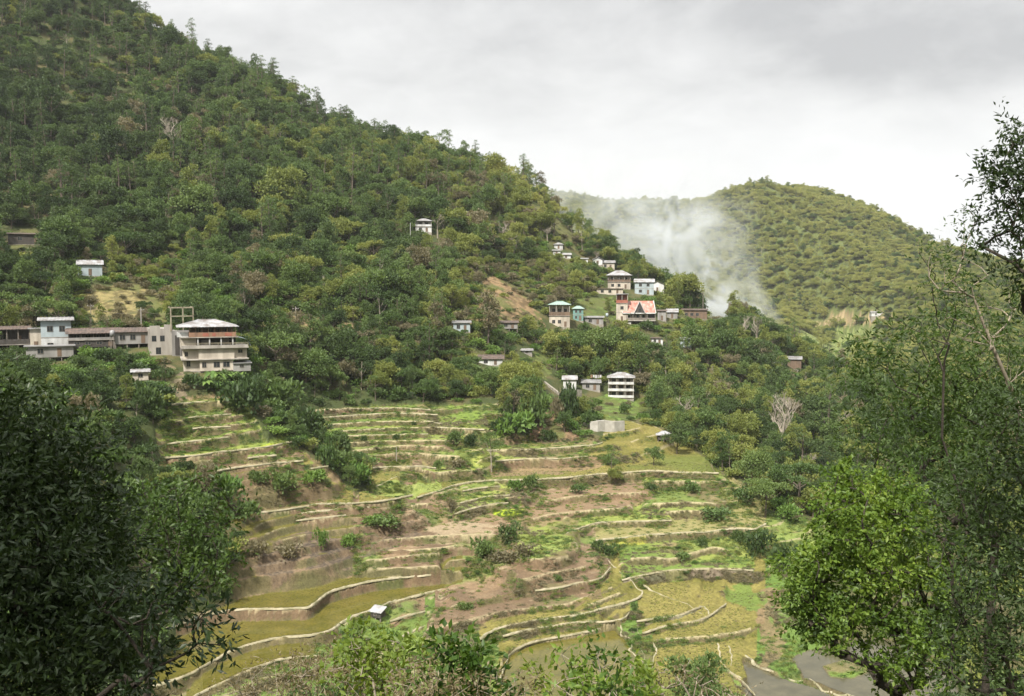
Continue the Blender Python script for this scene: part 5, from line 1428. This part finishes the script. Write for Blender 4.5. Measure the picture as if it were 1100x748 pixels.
# bare, leafless or dead trees
def bare_tree(u, v, hp, label, seed, spread=.5, mat=PALE, rmin=90):
    g = ground(u, v, rmin)
    if g is None: return
    k = float(np.hypot(g[0], g[1])) / FPX; h = hp * k; rg = random.Random(seed)
    e = empty('bare_tree', tuple(g), 0, label, 'tree')
    mb = MB(); lx = rg.uniform(-.12, .12) * h
    tp = [(lx * t * t, 0, -1 + (h * .7 + 1) * t) for t in (0, .25, .5, .75, 1)]
    mb.tube(tp, [.028 * h + .05 - .017 * h * t for t in (0, .25, .5, .75, 1)], 6); mb.obj('trunk', mat, e)
    b = MB()
    def br(p, d, l, r, n):
        q = p + d * l; b.tube([p, (p + q) / 2 + Vector((rg.uniform(-1, 1), rg.uniform(-1, 1), rg.uniform(0, 1))) * l * .08, q], [r, r * .8, r * .55], 4, False)
        if n:
            for _ in range(rg.choice((2, 3, 3))):
                br(p.lerp(q, rg.uniform(.6, 1)), (d + Vector((rg.uniform(-1, 1), rg.uniform(-1, 1), rg.uniform(-.2, .7))) * .75).normalized(), l * rg.uniform(.55, .8), r * .55, n - 1)
    for i in range(9):
        t = rg.uniform(.45, 1); p = Vector((lx * t * t, 0, h * .7 * t)); a = rg.uniform(0, 2 * PI)
        br(p, Vector((math.cos(a) * spread * 1.5, math.sin(a) * spread * 1.5, 1)).normalized(), h * rg.uniform(.13, .2), .011 * h + .02, 3)
    b.obj('crown', mat, e)
for i, a in enumerate((
 (838, 492, 66, 'tall dead tree with a tan trunk towering in the gorge wood', .35), (850, 478, 56, 'leaning bare tree just right of the tall dead one', .5), (733, 462, 40, 'bare tree with a wide pinkish grey crown above the terrace corner', 1.0),
 (760, 452, 34, 'low bare grey tree in the gap right of the pinkish one', .9), (800, 372, 34, 'bare pale tree at the end of the crest', .4), (812, 380, 40, 'taller bare pale tree at the end of the crest', .4),
 (830, 470, 44, 'thin bare tree left of the tall dead one', .4), (182, 168, 42, 'dead tree with a pale trunk high on the shaded mountain', .4), (188, 176, 46, 'second taller dead tree with pale trunk high on the shaded mountain', .35),
 (235, 232, 26, 'thin dead tree in the middle of the mountainside', .4), (540, 268, 34, 'pinkish bare tree on the open slope above the landslip', .9), (552, 280, 30, 'wide bare tree at the top of the landslip', 1.0), (470, 256, 26, 'bare tree just right of the lone mountain house', .8),
 (262, 250, 24, 'slim bare tree above the concrete house', .5), (322, 216, 22, 'grey bare tree halfway up the mountain', .8), (345, 240, 26, 'bare white stemmed tree in the middle of the slope', .4), (588, 262, 22, 'bare brown tree left of the tiny white houses', .9),
 (868, 520, 34, 'brown leafless tree low in the gorge wood', .8), (770, 420, 30, 'bare stemmed tree on the slope under the crest', .4), (905, 480, 40, 'grey leafless tree on the far side of the gorge wood', .7), (640, 282, 14, 'small leafless tree behind the gabled cottage', .8))):
    bare_tree(*a[:4], seed=i, spread=a[4])

# banana plants below the large concrete house
def banana(u, v, hp, label, seed, rmin=90):
    g = ground(u, v, rmin)
    if g is None: return
    k = float(np.hypot(g[0], g[1])) / FPX; h = hp * k; rg = np.random.default_rng(seed)
    e = empty('banana_plant', tuple(g), seed, label, 'plant')
    st = MB(); st.tube([(0, 0, -.5), (.05, 0, h * .5)], [.13, .09], 7); st.obj('stem', LM['mid'], e)
    V = []; F = []; T_ = []
    for i in range(9):
        a = i * 2.4 + rg.uniform(-.3, .3); L_ = h * rg.uniform(.55, .8); up = rg.uniform(.5, 1.2)
        pr_ = []
        for s_ in np.linspace(0, 1, 6):
            rr = L_ * s_ * .75; zz = h * .5 + L_ * (up * s_ - 1.15 * s_ * s_) * .8; wd = L_ * .17 * math.sin(PI * min(1, s_ * .93 + .07)) + .01
            c_, s2 = math.cos(a), math.sin(a); pr_.append(((rr * c_ - wd * s2, rr * s2 + wd * c_, zz - wd * .3), (rr * c_, rr * s2, zz + .02), (rr * c_ + wd * s2, rr * s2 - wd * c_, zz - wd * .3)))
        b0 = len(V)
        for q in pr_: V += list(q)
        for j in range(5):
            for m_ in range(2): F.append((b0 + j*3 + m_, b0 + j*3 + m_ + 1, b0 + (j+1)*3 + m_ + 1, b0 + (j+1)*3 + m_)); T_.append(rg.random() * .2 + .4)
    me = mesh_np('leaves', np.array(V), np.array(F), [LM['bright']]); at_ = me.attributes.new('tone', 'FLOAT', 'FACE'); at_.data.foreach_set('value', np.array(T_, np.float32))
    link('leaves', me, e)
BL = 'banana plant in the clump under the large concrete house'
for i, (u, v, h) in enumerate(((228,412,20),(236,414,22),(244,415,20),(252,414,22),(260,412,18),(248,422,18),(232,422,17),(267,418,18),(222,420,16))):
    g = ground(u, v, 90)
    banana(u, v, h, BL, i + 1)
for o in list(SC.objects):
    if o.get('label') == BL: o['group'] = 'banana plants under the large concrete house'
banana(548, 576, 16, 'dark banana like plant on top of the brown knoll', 31); banana(516, 596, 14, 'pale green banana like plant on the flank of the brown knoll', 32)
banana(290, 428, 20, 'broad leaved banana plant among shrubs at the top of the flank terraces', 33)
# ------------------------------------------------------------------ the trees and scrub close to the camera
def mk(name, cs, trans=.3, rough=.5): return leaf_mat(name, cs, trans, .6, rough, .4)
NM = {
 'shade': mk('shade_painted_leaves', [(.013, .026, .010), (.027, .05, .016), (.05, .082, .026), (.085, .125, .04)], .2, .42),  # greens darkened to paint in the shade lying over the corner tree
 'fresh': mk('fresh_green_leaves', [(.022, .052, .012), (.062, .125, .02), (.15, .235, .035), (.31, .40, .06)], .4),
 'olive': mk('small_olive_leaves', [(.03, .05, .015), (.055, .085, .024), (.085, .12, .035), (.12, .155, .05)], .35),
 'lime':  mk('lime_green_leaves', [(.08, .13, .02), (.14, .21, .035), (.22, .29, .05), (.32, .33, .07)], .45),
 'deep': mk('dark_small_leaves', [(.014, .028, .009), (.028, .05, .015), (.05, .085, .022), (.08, .12, .034)], .3),
 'leafy': mk('soft_green_leaves', [(.03, .06, .014), (.06, .108, .024), (.105, .165, .035), (.16, .225, .05)], .4),
 'straw': mk('dry_scrub_leaves', [(.10, .08, .045), (.16, .13, .07), (.23, .19, .11), (.29, .25, .16)], .3),
}
NBARK = surf_mat('dark_bark', (.06, .048, .036), (.03, .024, .018), 8, .95, .6)
NPALE = surf_mat('pale_smooth_bark', (.34, .29, .22), (.20, .17, .13), 8, .9, .4)

def grow(base, targets, r0, rng, bias=.35, bend=.12, rexp=.45, trunk=None):
    """branching skeleton: every target twig joins the nearest wood that is nearer the foot"""
    nodes = [np.array(base, float)]; par = [-1]; DIRS = [np.array([0, 0, 1.0])]
    if trunk is not None:
        for p in trunk: nodes.append(np.array(p, float)); par.append(len(nodes) - 2); DIRS.append(nodes[-1] - nodes[-2])
    T_ = np.asarray(targets); o = np.argsort(np.linalg.norm(T_ - nodes[0], axis=1)); tips = []
    for t in T_[o]:
        N_ = np.array(nodes); d = np.linalg.norm(N_ - t, axis=1); hb = np.linalg.norm(N_ - nodes[0], axis=1)
        pd_ = np.array([N_[j] - N_[par[j]] if par[j] >= 0 else np.array([0, 0, 1.0]) for j in range(len(N_))]) if len(N_) < 3 or len(DIRS) != len(N_) else np.array(DIRS)
        pd_ = pd_ / (np.linalg.norm(pd_, axis=1)[:, None] + 1e-9); cs_ = ((t - N_) * pd_).sum(1) / (d + 1e-9)
        c = d * (1 + .75 * (1 - cs_)) + bias * np.maximum(0, hb - np.linalg.norm(t - nodes[0]))
        i = int(np.argmin(c)); a = nodes[i]; L_ = np.linalg.norm(t - a)
        k = 2 if L_ > .6 else 1; last = i
        for s_ in range(1, k + 1):
            q = a + (t - a) * s_ / k + (rng.normal(0, bend, 3) * L_ * .3 if s_ < k else 0)
            if s_ < k: q[2] -= .05 * L_
            nodes.append(q); par.append(last); DIRS.append(q - nodes[last]); last = len(nodes) - 1
        tips.append(last)
    n = len(nodes); w = np.zeros(n); w[tips] += 1
    for i in range(n - 1, 0, -1): w[par[i]] += w[i]
    rad = r0 * (np.maximum(w, .6) / w.max()) ** rexp
    return np.array(nodes), par, rad, tips

def wood_mesh(nodes, par, rad, origin, mat, sides=5, name='trunk'):
    n = len(nodes); V = []; F = []
    for i in range(1, n):
        a = nodes[par[i]] - origin; b = nodes[i] - origin; d = b - a; L_ = np.linalg.norm(d)
        if L_ < 1e-4: continue
        d = d / L_; s = np.cross(d, [0.3, 0.9, .25]); s /= np.linalg.norm(s) + 1e-9; u = np.cross(d, s)
        ra = min(rad[par[i]], rad[i] * 1.5); rb = rad[i]; b0 = len(V)
        for p, r in ((a - d * ra * .4, ra), (b, rb)):
            for k in range(sides):
                t = 2 * PI * k / sides; V.append(p + (s * math.cos(t) + u * math.sin(t)) * r)
        for k in range(sides): F.append((b0 + k, b0 + (k + 1) % sides, b0 + sides + (k + 1) % sides, b0 + sides + k))
    return mesh_np(name, np.array(V), np.array(F), [mat], smooth=True)

def blobs_to_targets(blobs, rng, per=1.0):
    """blobs: (u, v, depth, radius in px, radius in metres deep, count)"""
    out = []
    for (u, v, Y, rp, rd, n) in blobs:
        c = at_depth(u, v, Y); R_ = rp / FPX * Y
        for _ in range(int(n * per)):
            d = rng.normal(0, 1, 3); d /= np.linalg.norm(d); q = d * rng.uniform(.1, 1) ** .5
            out.append(c + q * [R_, rd, R_])
    return np.array(out)

def near_tree(label, base, blobs, r0, mat, bark, leaf, per_tip, spread, seed, cat='tree', name='broadleaf_tree', per=1.0, trunk=None, droop=-.15, jit=.55, rexp=.5, fold=.18, bias=.35, raw=()):
    rng = np.random.default_rng(seed); base = np.array(base, float)
    tg = blobs_to_targets(blobs, rng, per)
    for (c_, R_, n_) in raw:
        d_ = rng.normal(0, 1, (n_, 3)); d_ /= np.linalg.norm(d_, axis=1)[:, None]; q_ = np.array(c_) + d_ * (R_ * rng.uniform(.1, 1, n_) ** .5)[:, None] * [1, 1, .6]
        tg = q_ if len(tg) == 0 else np.concatenate([tg, q_])
    nodes, par, rad, tips = grow(base, tg, r0, rng, trunk=trunk, rexp=rexp, bias=bias)
    e = empty(name, tuple(base), 0, label, cat)
    link('trunk' if cat == 'tree' else 'stem', wood_mesh(nodes, par, rad, base, bark), e)
    P = []; N = []
    for t in tips:
        a = nodes[par[t]]; b = nodes[t]; d = b - a; d /= np.linalg.norm(d) + 1e-9
        n = max(3, int(per_tip * rng.uniform(.6, 1.4)))
        s = rng.uniform(0, 1, n)
        # leaves stand along little sprays leaving the twig
        k = rng.integers(2, 5); dirs = d * .6 + rng.normal(0, .75, (k, 3)); dirs /= np.linalg.norm(dirs, axis=1)[:, None]
        w = rng.integers(0, k, n); p = b - base + dirs[w] * (s * spread)[:, None] + rng.normal(0, spread * .10, (n, 3))
        P.append(p); N.append(dirs[w] * .7 + [0, 0, droop])
    P = np.concatenate(P); N = np.concatenate(N)
    V, F, tone = leaf_faces(P, N, leaf[0], leaf[1], rng, jit, fold)
    # young leaves sit at the outside and top of the crown
    zt = (P[:, 2] - P[:, 2].min()) / (np.ptp(P[:, 2]) + 1e-6)
    tone = np.clip(tone * .8 + (vnoise(P[:, 0] / spread / 2, P[:, 2] / spread / 2, seed).repeat(2) - .3) * .5, 0, 1)
    c = link('crown' if cat == 'tree' else 'foliage', foliage_mesh('crown', V, F, tone, mat), e)
    return e

def foot(u, Y, dz=-.3):
    x = (u - CX) / FPX * Y; return (x, Y, float(H(np.array([x]), np.array([Y]))[0]) + dz)

# left: dark dense tree, and a lighter one behind it
near_tree('dark dense leafy tree filling the lower left corner of the valley view', foot(-90, 13),
  [(-20,515,13,70,1.6,84),(30,506,13.5,42,1.2,44),(70,540,13.5,44,1.2,44),(10,580,12.5,76,1.6,104),(75,610,12.5,52,1.2,54),(-20,670,12,80,1.6,110),(60,690,12,64,1.4,80),(-60,560,12.5,90,1.8,80),(120,695,12,34,.9,22),(-40,700,12,80,1.6,70),(-10,462,13.5,34,1,26),(80,745,11.5,60,1,40),(120,560,13.5,20,.8,10),
   (32,450,13.5,14,.5,6),(-25,430,13.5,18,.5,8),(65,472,13.5,18,.8,8),(98,490,13.5,14,.5,7),(130,600,13.5,14,.5,6),(110,640,13,20,.6,9),(10,436,13.5,8,.4,3),(110,520,13.5,12,.5,5),(140,660,12.5,14,.5,6)],
    .06, NM['shade'], NBARK, (.12, .042), 44, .56, 11, rexp=.55)
near_tree('dark leafy branch end drooping over the olive ponds from the corner tree', foot(-30, 10.5),
  [(165,655,11,20,.5,12),(190,640,11,16,.4,8),(222,664,11,14,.4,8),(205,690,11,16,.4,7),(160,715,11,22,.5,12),(130,640,11,30,.6,16),(235,700,11,8,.3,3)],
    .03, NM['shade'], NBARK, (.12, .04), 16, .26, 12)
near_tree('leafy mid green tree behind the dark corner tree', foot(120, 31),
  [(185,545,31,26,2,24),(220,570,31,26,1.8,24),(190,590,31,40,2,44),(210,620,30,28,1.8,24),(170,640,30,34,2,30),(248,548,31,14,1,7),(130,550,31,36,2,24),(250,600,31,10,1,4),(235,520,31,8,1,3),(150,575,31,40,2,34)],
  .13, NM['leafy'], NBARK, (.19, .085), 24, .62, 13)
near_tree('added unseen tree arching over the viewpoint to shade the dark corner tree', (-11.5, 1.5, float(H(np.array([-11.5]), np.array([1.5]))[0])),  # out of view, added to throw shade on the corner tree
  [], .25, NM['shade'], NBARK, (.16, .08), 60, .8, 14, raw=[((-8.2, 6.4, 5.4), 2.6, 110), ((-9.5, 3.5, 6.0), 2.6, 80), ((-5.6, 5.4, 6.4), 1.9, 60), ((-11, 6.5, 4.6), 2.2, 60)], rexp=.55)
# right side
near_tree('bushy bright leaved tree with a forked trunk at the lower right', foot(985, 21),
  [(905,560,21,38,1.2,60),(955,545,21.5,38,1.2,60),(870,610,21,32,1.0,46),(920,620,21,48,1.4,80),(985,590,21.5,44,1.3,70),(1010,640,21,40,1.3,50),(880,670,21,36,1.1,46),(945,685,21,44,1.3,56),(1000,700,21,36,1.1,34),(905,520,21.5,18,.7,18),(860,640,21,20,.7,18),(965,730,21,24,1,14)],
  .15, NM['fresh'], NBARK, (.11, .06), 40, .38, 21)
near_tree('deep green tree crowding the right edge beside the bright leaved tree', foot(1120, 15),
  [(1060,520,15.5,50,1.3,60),(1040,590,15,42,1.1,40),(1090,600,15,50,1.3,60),(1060,670,14.5,48,1.2,50),(1095,700,14.5,50,1.2,50),(1105,470,15.5,50,1.3,50),(1030,720,14.5,28,.8,20),(1130,560,15,50,1.2,40),(1075,450,15.5,30,1,16),(1025,650,15,24,.8,14)],
  .08, NM['deep'], NBARK, (.11, .04), 22, .5, 22, rexp=.58)
near_tree('feathery olive tree rising in front of the far hill on the right', foot(1060, 27),
  [(945,375,27,22,1,22),(922,392,27,18,.9,14),(965,420,27,36,1.4,46),(1005,450,27,46,1.6,66),(938,462,27,30,1.4,26),(1022,400,27,38,1.4,44),(985,352,27,16,1,12),(1050,440,27,40,1.5,46),(1010,505,26,52,1.6,70),(962,500,26,36,1.4,34),(1065,370,27,30,1.2,30),(1085,490,26,40,1.4,44),(1010,345,27,16,.8,8),(1095,400,27,34,1.2,34),(1050,550,26,40,1.4,40)],
  .11, NM['leafy'], NBARK, (.19, .055), 20, .85, 23, rexp=.62)
near_tree('tall thin pale trunked tree leaning left across the far hill', foot(1150, 17),
  [(1043,235,17,10,.3,5),(1040,270,17,18,.5,9),(1010,300,17,22,.6,10),(1055,310,17,26,.7,12),(1000,275,17,12,.4,5),(1060,350,17,34,.8,16),(1095,320,17,26,.7,12),(1030,345,17,24,.7,8),(1090,390,17,26,.7,10)],
  .036, NM['leafy'], NPALE, (.085, .03), 18, .36, 24, trunk=[at_depth(1135, 620, 17), at_depth(1108, 480, 17), at_depth(1092, 430, 17), at_depth(1066, 372, 17), at_depth(1046, 320, 17)], rexp=.5)
near_tree('dark branches of a taller tree reaching in at the upper right edge', foot(1230, 12),
  [(1092,140,12,20,.4,12),(1082,175,12,26,.5,20),(1098,215,12,32,.5,26),(1075,250,12,22,.5,14),(1100,290,12,28,.5,22),(1110,180,12,30,.6,22),(1068,200,12,12,.3,6),(1130,240,12,40,.7,26),(1110,340,12,24,.5,10)],
  .028, NM['deep'], NBARK, (.075, .03), 30, .28, 25, trunk=[at_depth(1225, 500, 12), at_depth(1210, 360, 12), at_depth(1190, 260, 12)], rexp=.62)
near_tree('thin feathery young tree tops between the feathery tree and the right edge', foot(1010, 24),
  [(895,300,24,3,.2,1),(985,270,24,8,.3,3),(1000,300,24,10,.3,4),(1015,330,24,14,.4,6),(1030,300,24,12,.4,4),(1010,370,24,20,.6,8)],
  .03, NM['leafy'], NBARK, (.10, .03), 18, .36, 26, trunk=[at_depth(1040, 560, 24), at_depth(1012, 470, 24), at_depth(1014, 400, 24)])

# scrub on the brow of the slope under the camera
def scrub(label, u, Y, blobs, mat, leaf, per_tip, seed, r0=.02, spread=.16, bark=None, name='shrub', per=1.0):
    near_tree(label, foot(u, Y, -.1), blobs, r0, NM[mat], bark or NPALE, leaf, per_tip, spread, seed, 'shrub', name, per, rexp=.5, bias=.6)
scrub('dry straw coloured bush with tangled twigs at the foot of the picture', 400, 9.5, [(360,735,9.5,45,.5,70),(410,740,9.5,45,.5,70),(330,725,9.5,30,.4,34),(390,705,9.5,24,.3,20)], 'straw', (.055, .016), 12, 41)
scrub('leafy lime green bush in front of the straw coloured one', 420, 9, [(385,700,9,26,.3,24),(415,715,9,34,.4,34),(450,705,9,24,.3,20),(395,735,9,40,.4,34)], 'lime', (.075, .04), 9, 42)
scrub('fresh green bush with broad pointed leaves right of the lime one', 500, 8.5, [(490,705,8.5,26,.3,26),(510,725,8.5,34,.4,36),(475,735,8.5,34,.4,30),(535,745,8.5,26,.3,16)], 'fresh', (.09, .045), 9, 43)
scrub('dusty brown bush between the lime and fresh green ones', 460, 8, [(450,742,8,34,.3,46),(500,752,8,30,.3,34),(555,756,8,30,.3,30)], 'straw', (.05, .018), 12, 44)
scrub('sparse dry twiggy bush at the lower edge left of the straw bush', 280, 9.5, [(280,745,9.5,36,.4,40),(320,748,9.5,34,.4,40),(250,752,9.5,30,.4,26)], 'straw', (.05, .015), 9, 45)
for i, (u, vt, Y, mat, lab) in enumerate(((585,722,8.4,'lime','short weed stem with lime leaves next to the brown bush'),(612,700,8.2,'fresh','leafy weed with curled leaves poking up over the bottom pond'),(650,696,8,'fresh','tallest upright leafy weed over the bottom pond'),(680,712,8,'lime','slim weed with yellow tipped leaves over the lowest field'),
    (635,728,7.6,'fresh','low broad leaved weed at the bottom centre'),(715,715,8.2,'straw','dried grey weed head standing over the lowest field'),(740,706,8.6,'straw','tall thin dry seed stalk near the two dropping banks'),(765,730,8.4,'straw','short dry seed stalk near the two dropping banks'),
    (700,738,7.6,'lime','low lime weed under the dried weed head'),(665,742,7.4,'fresh','dark green weed at the very bottom edge'),(790,742,8,'straw','withered weed beside the grey river edge'))):
    n = 4 if vt < 720 else 3
    bl = [(u + (j % 2 * 2 - 1) * 6, vt + 6 + j * (748 - vt) / n, Y, 13 + 3 * j, .16, 6) for j in range(n)]
    scrub(lab, u, Y, bl, mat, (.075, .035) if mat != 'straw' else (.035, .014), 7 if mat != 'straw' else 6, 60 + i, r0=.012, spread=.12, name='weed_plant')
CLOUD_OFF = (6.8, 9.2, 0)
CLOUD_S = 1.6
HAZE = .00009
# ------------------------------------------------------------------ smoke drifting up from behind the crest
def smoke():
    m, nt, out = new_mat('smoke')
    pv = nt.nodes.new('ShaderNodeVolumePrincipled'); pv.inputs['Color'].default_value = (.94, .97, 1, 1); pv.inputs['Anisotropy'].default_value = .1
    tc = nt.nodes.new('ShaderNodeTexCoord')          # object coordinates: x across, z up, in metres from the fire
    sp = nt.nodes.new('ShaderNodeSeparateXYZ'); nt.links.new(tc.outputs['Object'], sp.inputs[0])
    n0 = nt.nodes.new('ShaderNodeTexNoise'); n0.inputs['Scale'].default_value = .034; n0.inputs['Detail'].default_value = 5; n0.inputs['Roughness'].default_value = .66; n0.inputs['Distortion'].default_value = 1.6
    nt.links.new(tc.outputs['Object'], n0.inputs['Vector'])
    def M(op, a, b=None): return math_n(nt, op, a, b)
    t = M('DIVIDE', sp.outputs[2], SM_H)                       # 0 at the fire, 1 at the top
    cx = M('MULTIPLY', M('POWER', M('MAXIMUM', t, 0.001), .8), SM_LEAN)
    wd = M('ADD', M('MULTIPLY', t, SM_W1), SM_W0)
    qx = M('DIVIDE', M('SUBTRACT', sp.outputs[0], cx), wd); qy = M('DIVIDE', sp.outputs[1], M('MULTIPLY', wd, .6))
    r2 = M('ADD', M('MULTIPLY', qx, qx), M('MULTIPLY', qy, qy))
    body = M('POWER', M('MAXIMUM', M('SUBTRACT', 1.0, r2), 0.0), 1.5)
    nz = M('MULTIPLY', M('MAXIMUM', M('SUBTRACT', n0.outputs['Fac'], .44), 0.0), 8.5)
    fade = M('MULTIPLY', M('MINIMUM', M('MAXIMUM', M('MULTIPLY', M('SUBTRACT', 1.0, t), 1.6), 0.0), 1.0), M('MINIMUM', M('MAXIMUM', M('MULTIPLY', t, 9.0), 0.0), 1.0))
    thick = M('DIVIDE', SM_D, M('ADD', M('MULTIPLY', t, 2.2), .35))
    d = M('MULTIPLY', M('MULTIPLY', M('MULTIPLY', body, nz), fade), thick)
    nt.links.new(d, pv.inputs['Density']); nt.links.new(pv.outputs[0], out.inputs['Volume'])
    # a closed hull round the plume
    V = []; F = []; K_, S_ = 9, 14
    for i in range(K_):
        t = i / (K_ - 1); cx = SM_LEAN * t ** .8; w = (SM_W0 + SM_W1 * t) * 1.02
        for k in range(S_):
            a = 2 * PI * k / S_; V.append((cx + w * math.cos(a) * 1.04, w * .6 * math.sin(a) * 1.04, t * SM_H))
    for i in range(K_ - 1):
        for k in range(S_): F.append((i*S_+k, i*S_+(k+1)%S_, (i+1)*S_+(k+1)%S_, (i+1)*S_+k))
    F.append(tuple(reversed(range(S_)))); F.append(tuple((K_-1)*S_ + k for k in range(S_)))
    me = bpy.data.meshes.new('smoke'); me.from_pydata(V, [], F); me.materials.append(m)
    o = link('smoke', me); p = at_depth(810, 352, 520)
    o.location = tuple(p); o.rotation_euler = (0, 0, -math.atan2(p[0], p[1]))
    tag(o, 'pale blue grey smoke drifting up from behind the hamlet crest', kind='stuff')
    m.cycles.volume_step_rate = 1.0
    return o
SM_H, SM_LEAN, SM_W0, SM_W1, SM_D = 96.0, -84.0, 20.0, 72.0, .11
smoke()
# ------------------------------------------------------------------ humid air
m, nt, out = new_mat('humid_air')
pv = nt.nodes.new('ShaderNodeVolumePrincipled'); pv.inputs['Color'].default_value = (.90, .94, 1, 1); pv.inputs['Density'].default_value = HAZE
pv.inputs['Anisotropy'].default_value = .2
nt.links.new(pv.outputs[0], out.inputs['Volume'])
mb = MB(); zl = float(Z.min()) - 1; zh = float(Z[RR[None].repeat(NA, 0) < 3400].max()) + 30
mb.box(-2650, 2650, -2650, 2650, zl, zh)
o = mb.obj('haze', m); tag(o, 'thin humid haze in the valley air', kind='stuff')
for k_, v_ in (('volume_step_rate', 1.0), ('volume_max_steps', 128)):
    try: setattr(SC.cycles, k_, v_)
    except Exception: pass
# ------------------------------------------------------------------ camera, sky, sun, air
cam = bpy.data.cameras.new('camera'); cam.lens = FPX / 1100 * 36; cam.sensor_width = 36; cam.clip_end = 9000; cam.clip_start = .1
co = link('camera', cam); co.rotation_euler = (PI / 2 - PITCH, 0, 0); SC.camera = co
SUN_EL, SUN_AZ = math.radians(52), math.radians(205)      # azimuth clockwise from the view direction
s = bpy.data.lights.new('sun', 'SUN'); s.energy = 5.0; s.angle = math.radians(5); s.color = (1, .94, .84)
so = link('sun', s)
sd = Vector((math.sin(SUN_AZ) * math.cos(SUN_EL), math.cos(SUN_AZ) * math.cos(SUN_EL), math.sin(SUN_EL)))
so.rotation_euler = sd.to_track_quat('Z', 'Y').to_euler()
W = bpy.data.worlds.new('World'); SC.world = W; W.use_nodes = True
nt = W.node_tree; nt.nodes.clear()
wo = nt.nodes.new('ShaderNodeOutputWorld'); bg = nt.nodes.new('ShaderNodeBackground'); nt.links.new(bg.outputs[0], wo.inputs[0])
sky = nt.nodes.new('ShaderNodeTexSky'); sky.sky_type = 'NISHITA'; sky.sun_disc = False; sky.sun_elevation = SUN_EL; sky.sun_rotation = SUN_AZ
sky.altitude = 1200
tc = nt.nodes.new('ShaderNodeTexCoord')
sx = nt.nodes.new('ShaderNodeSeparateXYZ'); nt.links.new(tc.outputs['Generated'], sx.inputs[0])
zc = math_n(nt, 'ADD', math_n(nt, 'MAXIMUM', sx.outputs[2], 0.0), .3)
px = math_n(nt, 'DIVIDE', sx.outputs[0], zc); py = math_n(nt, 'DIVIDE', sx.outputs[1], zc)
cb = nt.nodes.new('ShaderNodeCombineXYZ'); nt.links.new(px, cb.inputs[0]); nt.links.new(py, cb.inputs[1])
def cn(scale, detail, off, rough=.55, dist=.4):
    mp = nt.nodes.new('ShaderNodeMapping'); mp.inputs['Location'].default_value = off; nt.links.new(cb.outputs[0], mp.inputs[0])
    n = nt.nodes.new('ShaderNodeTexNoise'); n.inputs['Scale'].default_value = scale; n.inputs['Detail'].default_value = detail
    n.inputs['Roughness'].default_value = rough; n.inputs['Distortion'].default_value = dist
    nt.links.new(mp.outputs[0], n.inputs['Vector']); return n.outputs['Fac']
n1 = cn(CLOUD_S, 7, CLOUD_OFF, .55, .25); n2 = cn(CLOUD_S * 3.3, 6, (3, 1, 0), .6)
dens = math_n(nt, 'ADD', math_n(nt, 'MULTIPLY', n1, .75), math_n(nt, 'MULTIPLY', n2, .25))
bx = math_n(nt, 'DIVIDE', math_n(nt, 'SUBTRACT', px, .66), .45); by = math_n(nt, 'DIVIDE', math_n(nt, 'SUBTRACT', py, 1.72), .34)
bank_ = math_n(nt, 'MAXIMUM', math_n(nt, 'SUBTRACT', 1.0, math_n(nt, 'ADD', math_n(nt, 'MULTIPLY', bx, bx), math_n(nt, 'MULTIPLY', by, by))), 0.0)
dens = math_n(nt, 'ADD', dens, math_n(nt, 'MULTIPLY', bank_, .15))        # a heavier bank of cloud to the right
cloud = ramp(nt, dens, [(.36, (6.6, 6.6, 6.62)), (.46, (5.7, 5.72, 5.76)), (.54, (4.9, 4.93, 5.0)), (.66, (3.5, 3.55, 3.68))])
hz = ramp(nt, sx.outputs[2], [(0.0, (1, 1, 1)), (.11, (.8, .8, .8)), (.19, (.15, .15, .15))])
cloud = mixc(nt, cloud, (7.4, 7.4, 7.4), math_n(nt, 'MULTIPLY', hz, .85))
zen = ramp(nt, sx.outputs[2], [(.40, (1, 1, 1)), (.75, (1.3, 1.3, 1.3)), (1, (1.5, 1.5, 1.5))])
cloud = mixc(nt, cloud, zen, 1.0, 'MULTIPLY')
cover = ramp(nt, dens, [(.24, (.88, .88, .88)), (.34, (1, 1, 1))])
fin = mixc(nt, sky.outputs[0], cloud, cover)
nt.links.new(fin, bg.inputs[0]); bg.inputs[1].default_value = .1
vs = SC.view_settings; SC.display_settings.display_device = 'sRGB'
vs.view_transform = 'Standard'; vs.look = 'None'; vs.exposure = .56; vs.gamma = 1; vs.use_curve_mapping = False
cy_ = SC.cycles
cy_.use_denoising = True
try: cy_.denoiser = 'OPENIMAGEDENOISE'; cy_.denoising_input_passes = 'RGB_ALBEDO_NORMAL'
except Exception: pass
cy_.max_bounces = 5; cy_.diffuse_bounces = 2; cy_.glossy_bounces = 2; cy_.transmission_bounces = 3; cy_.volume_bounces = 3; cy_.transparent_max_bounces = 6
cy_.caustics_reflective = False; cy_.caustics_refractive = False
cy_.use_adaptive_sampling = True; cy_.adaptive_threshold = .02
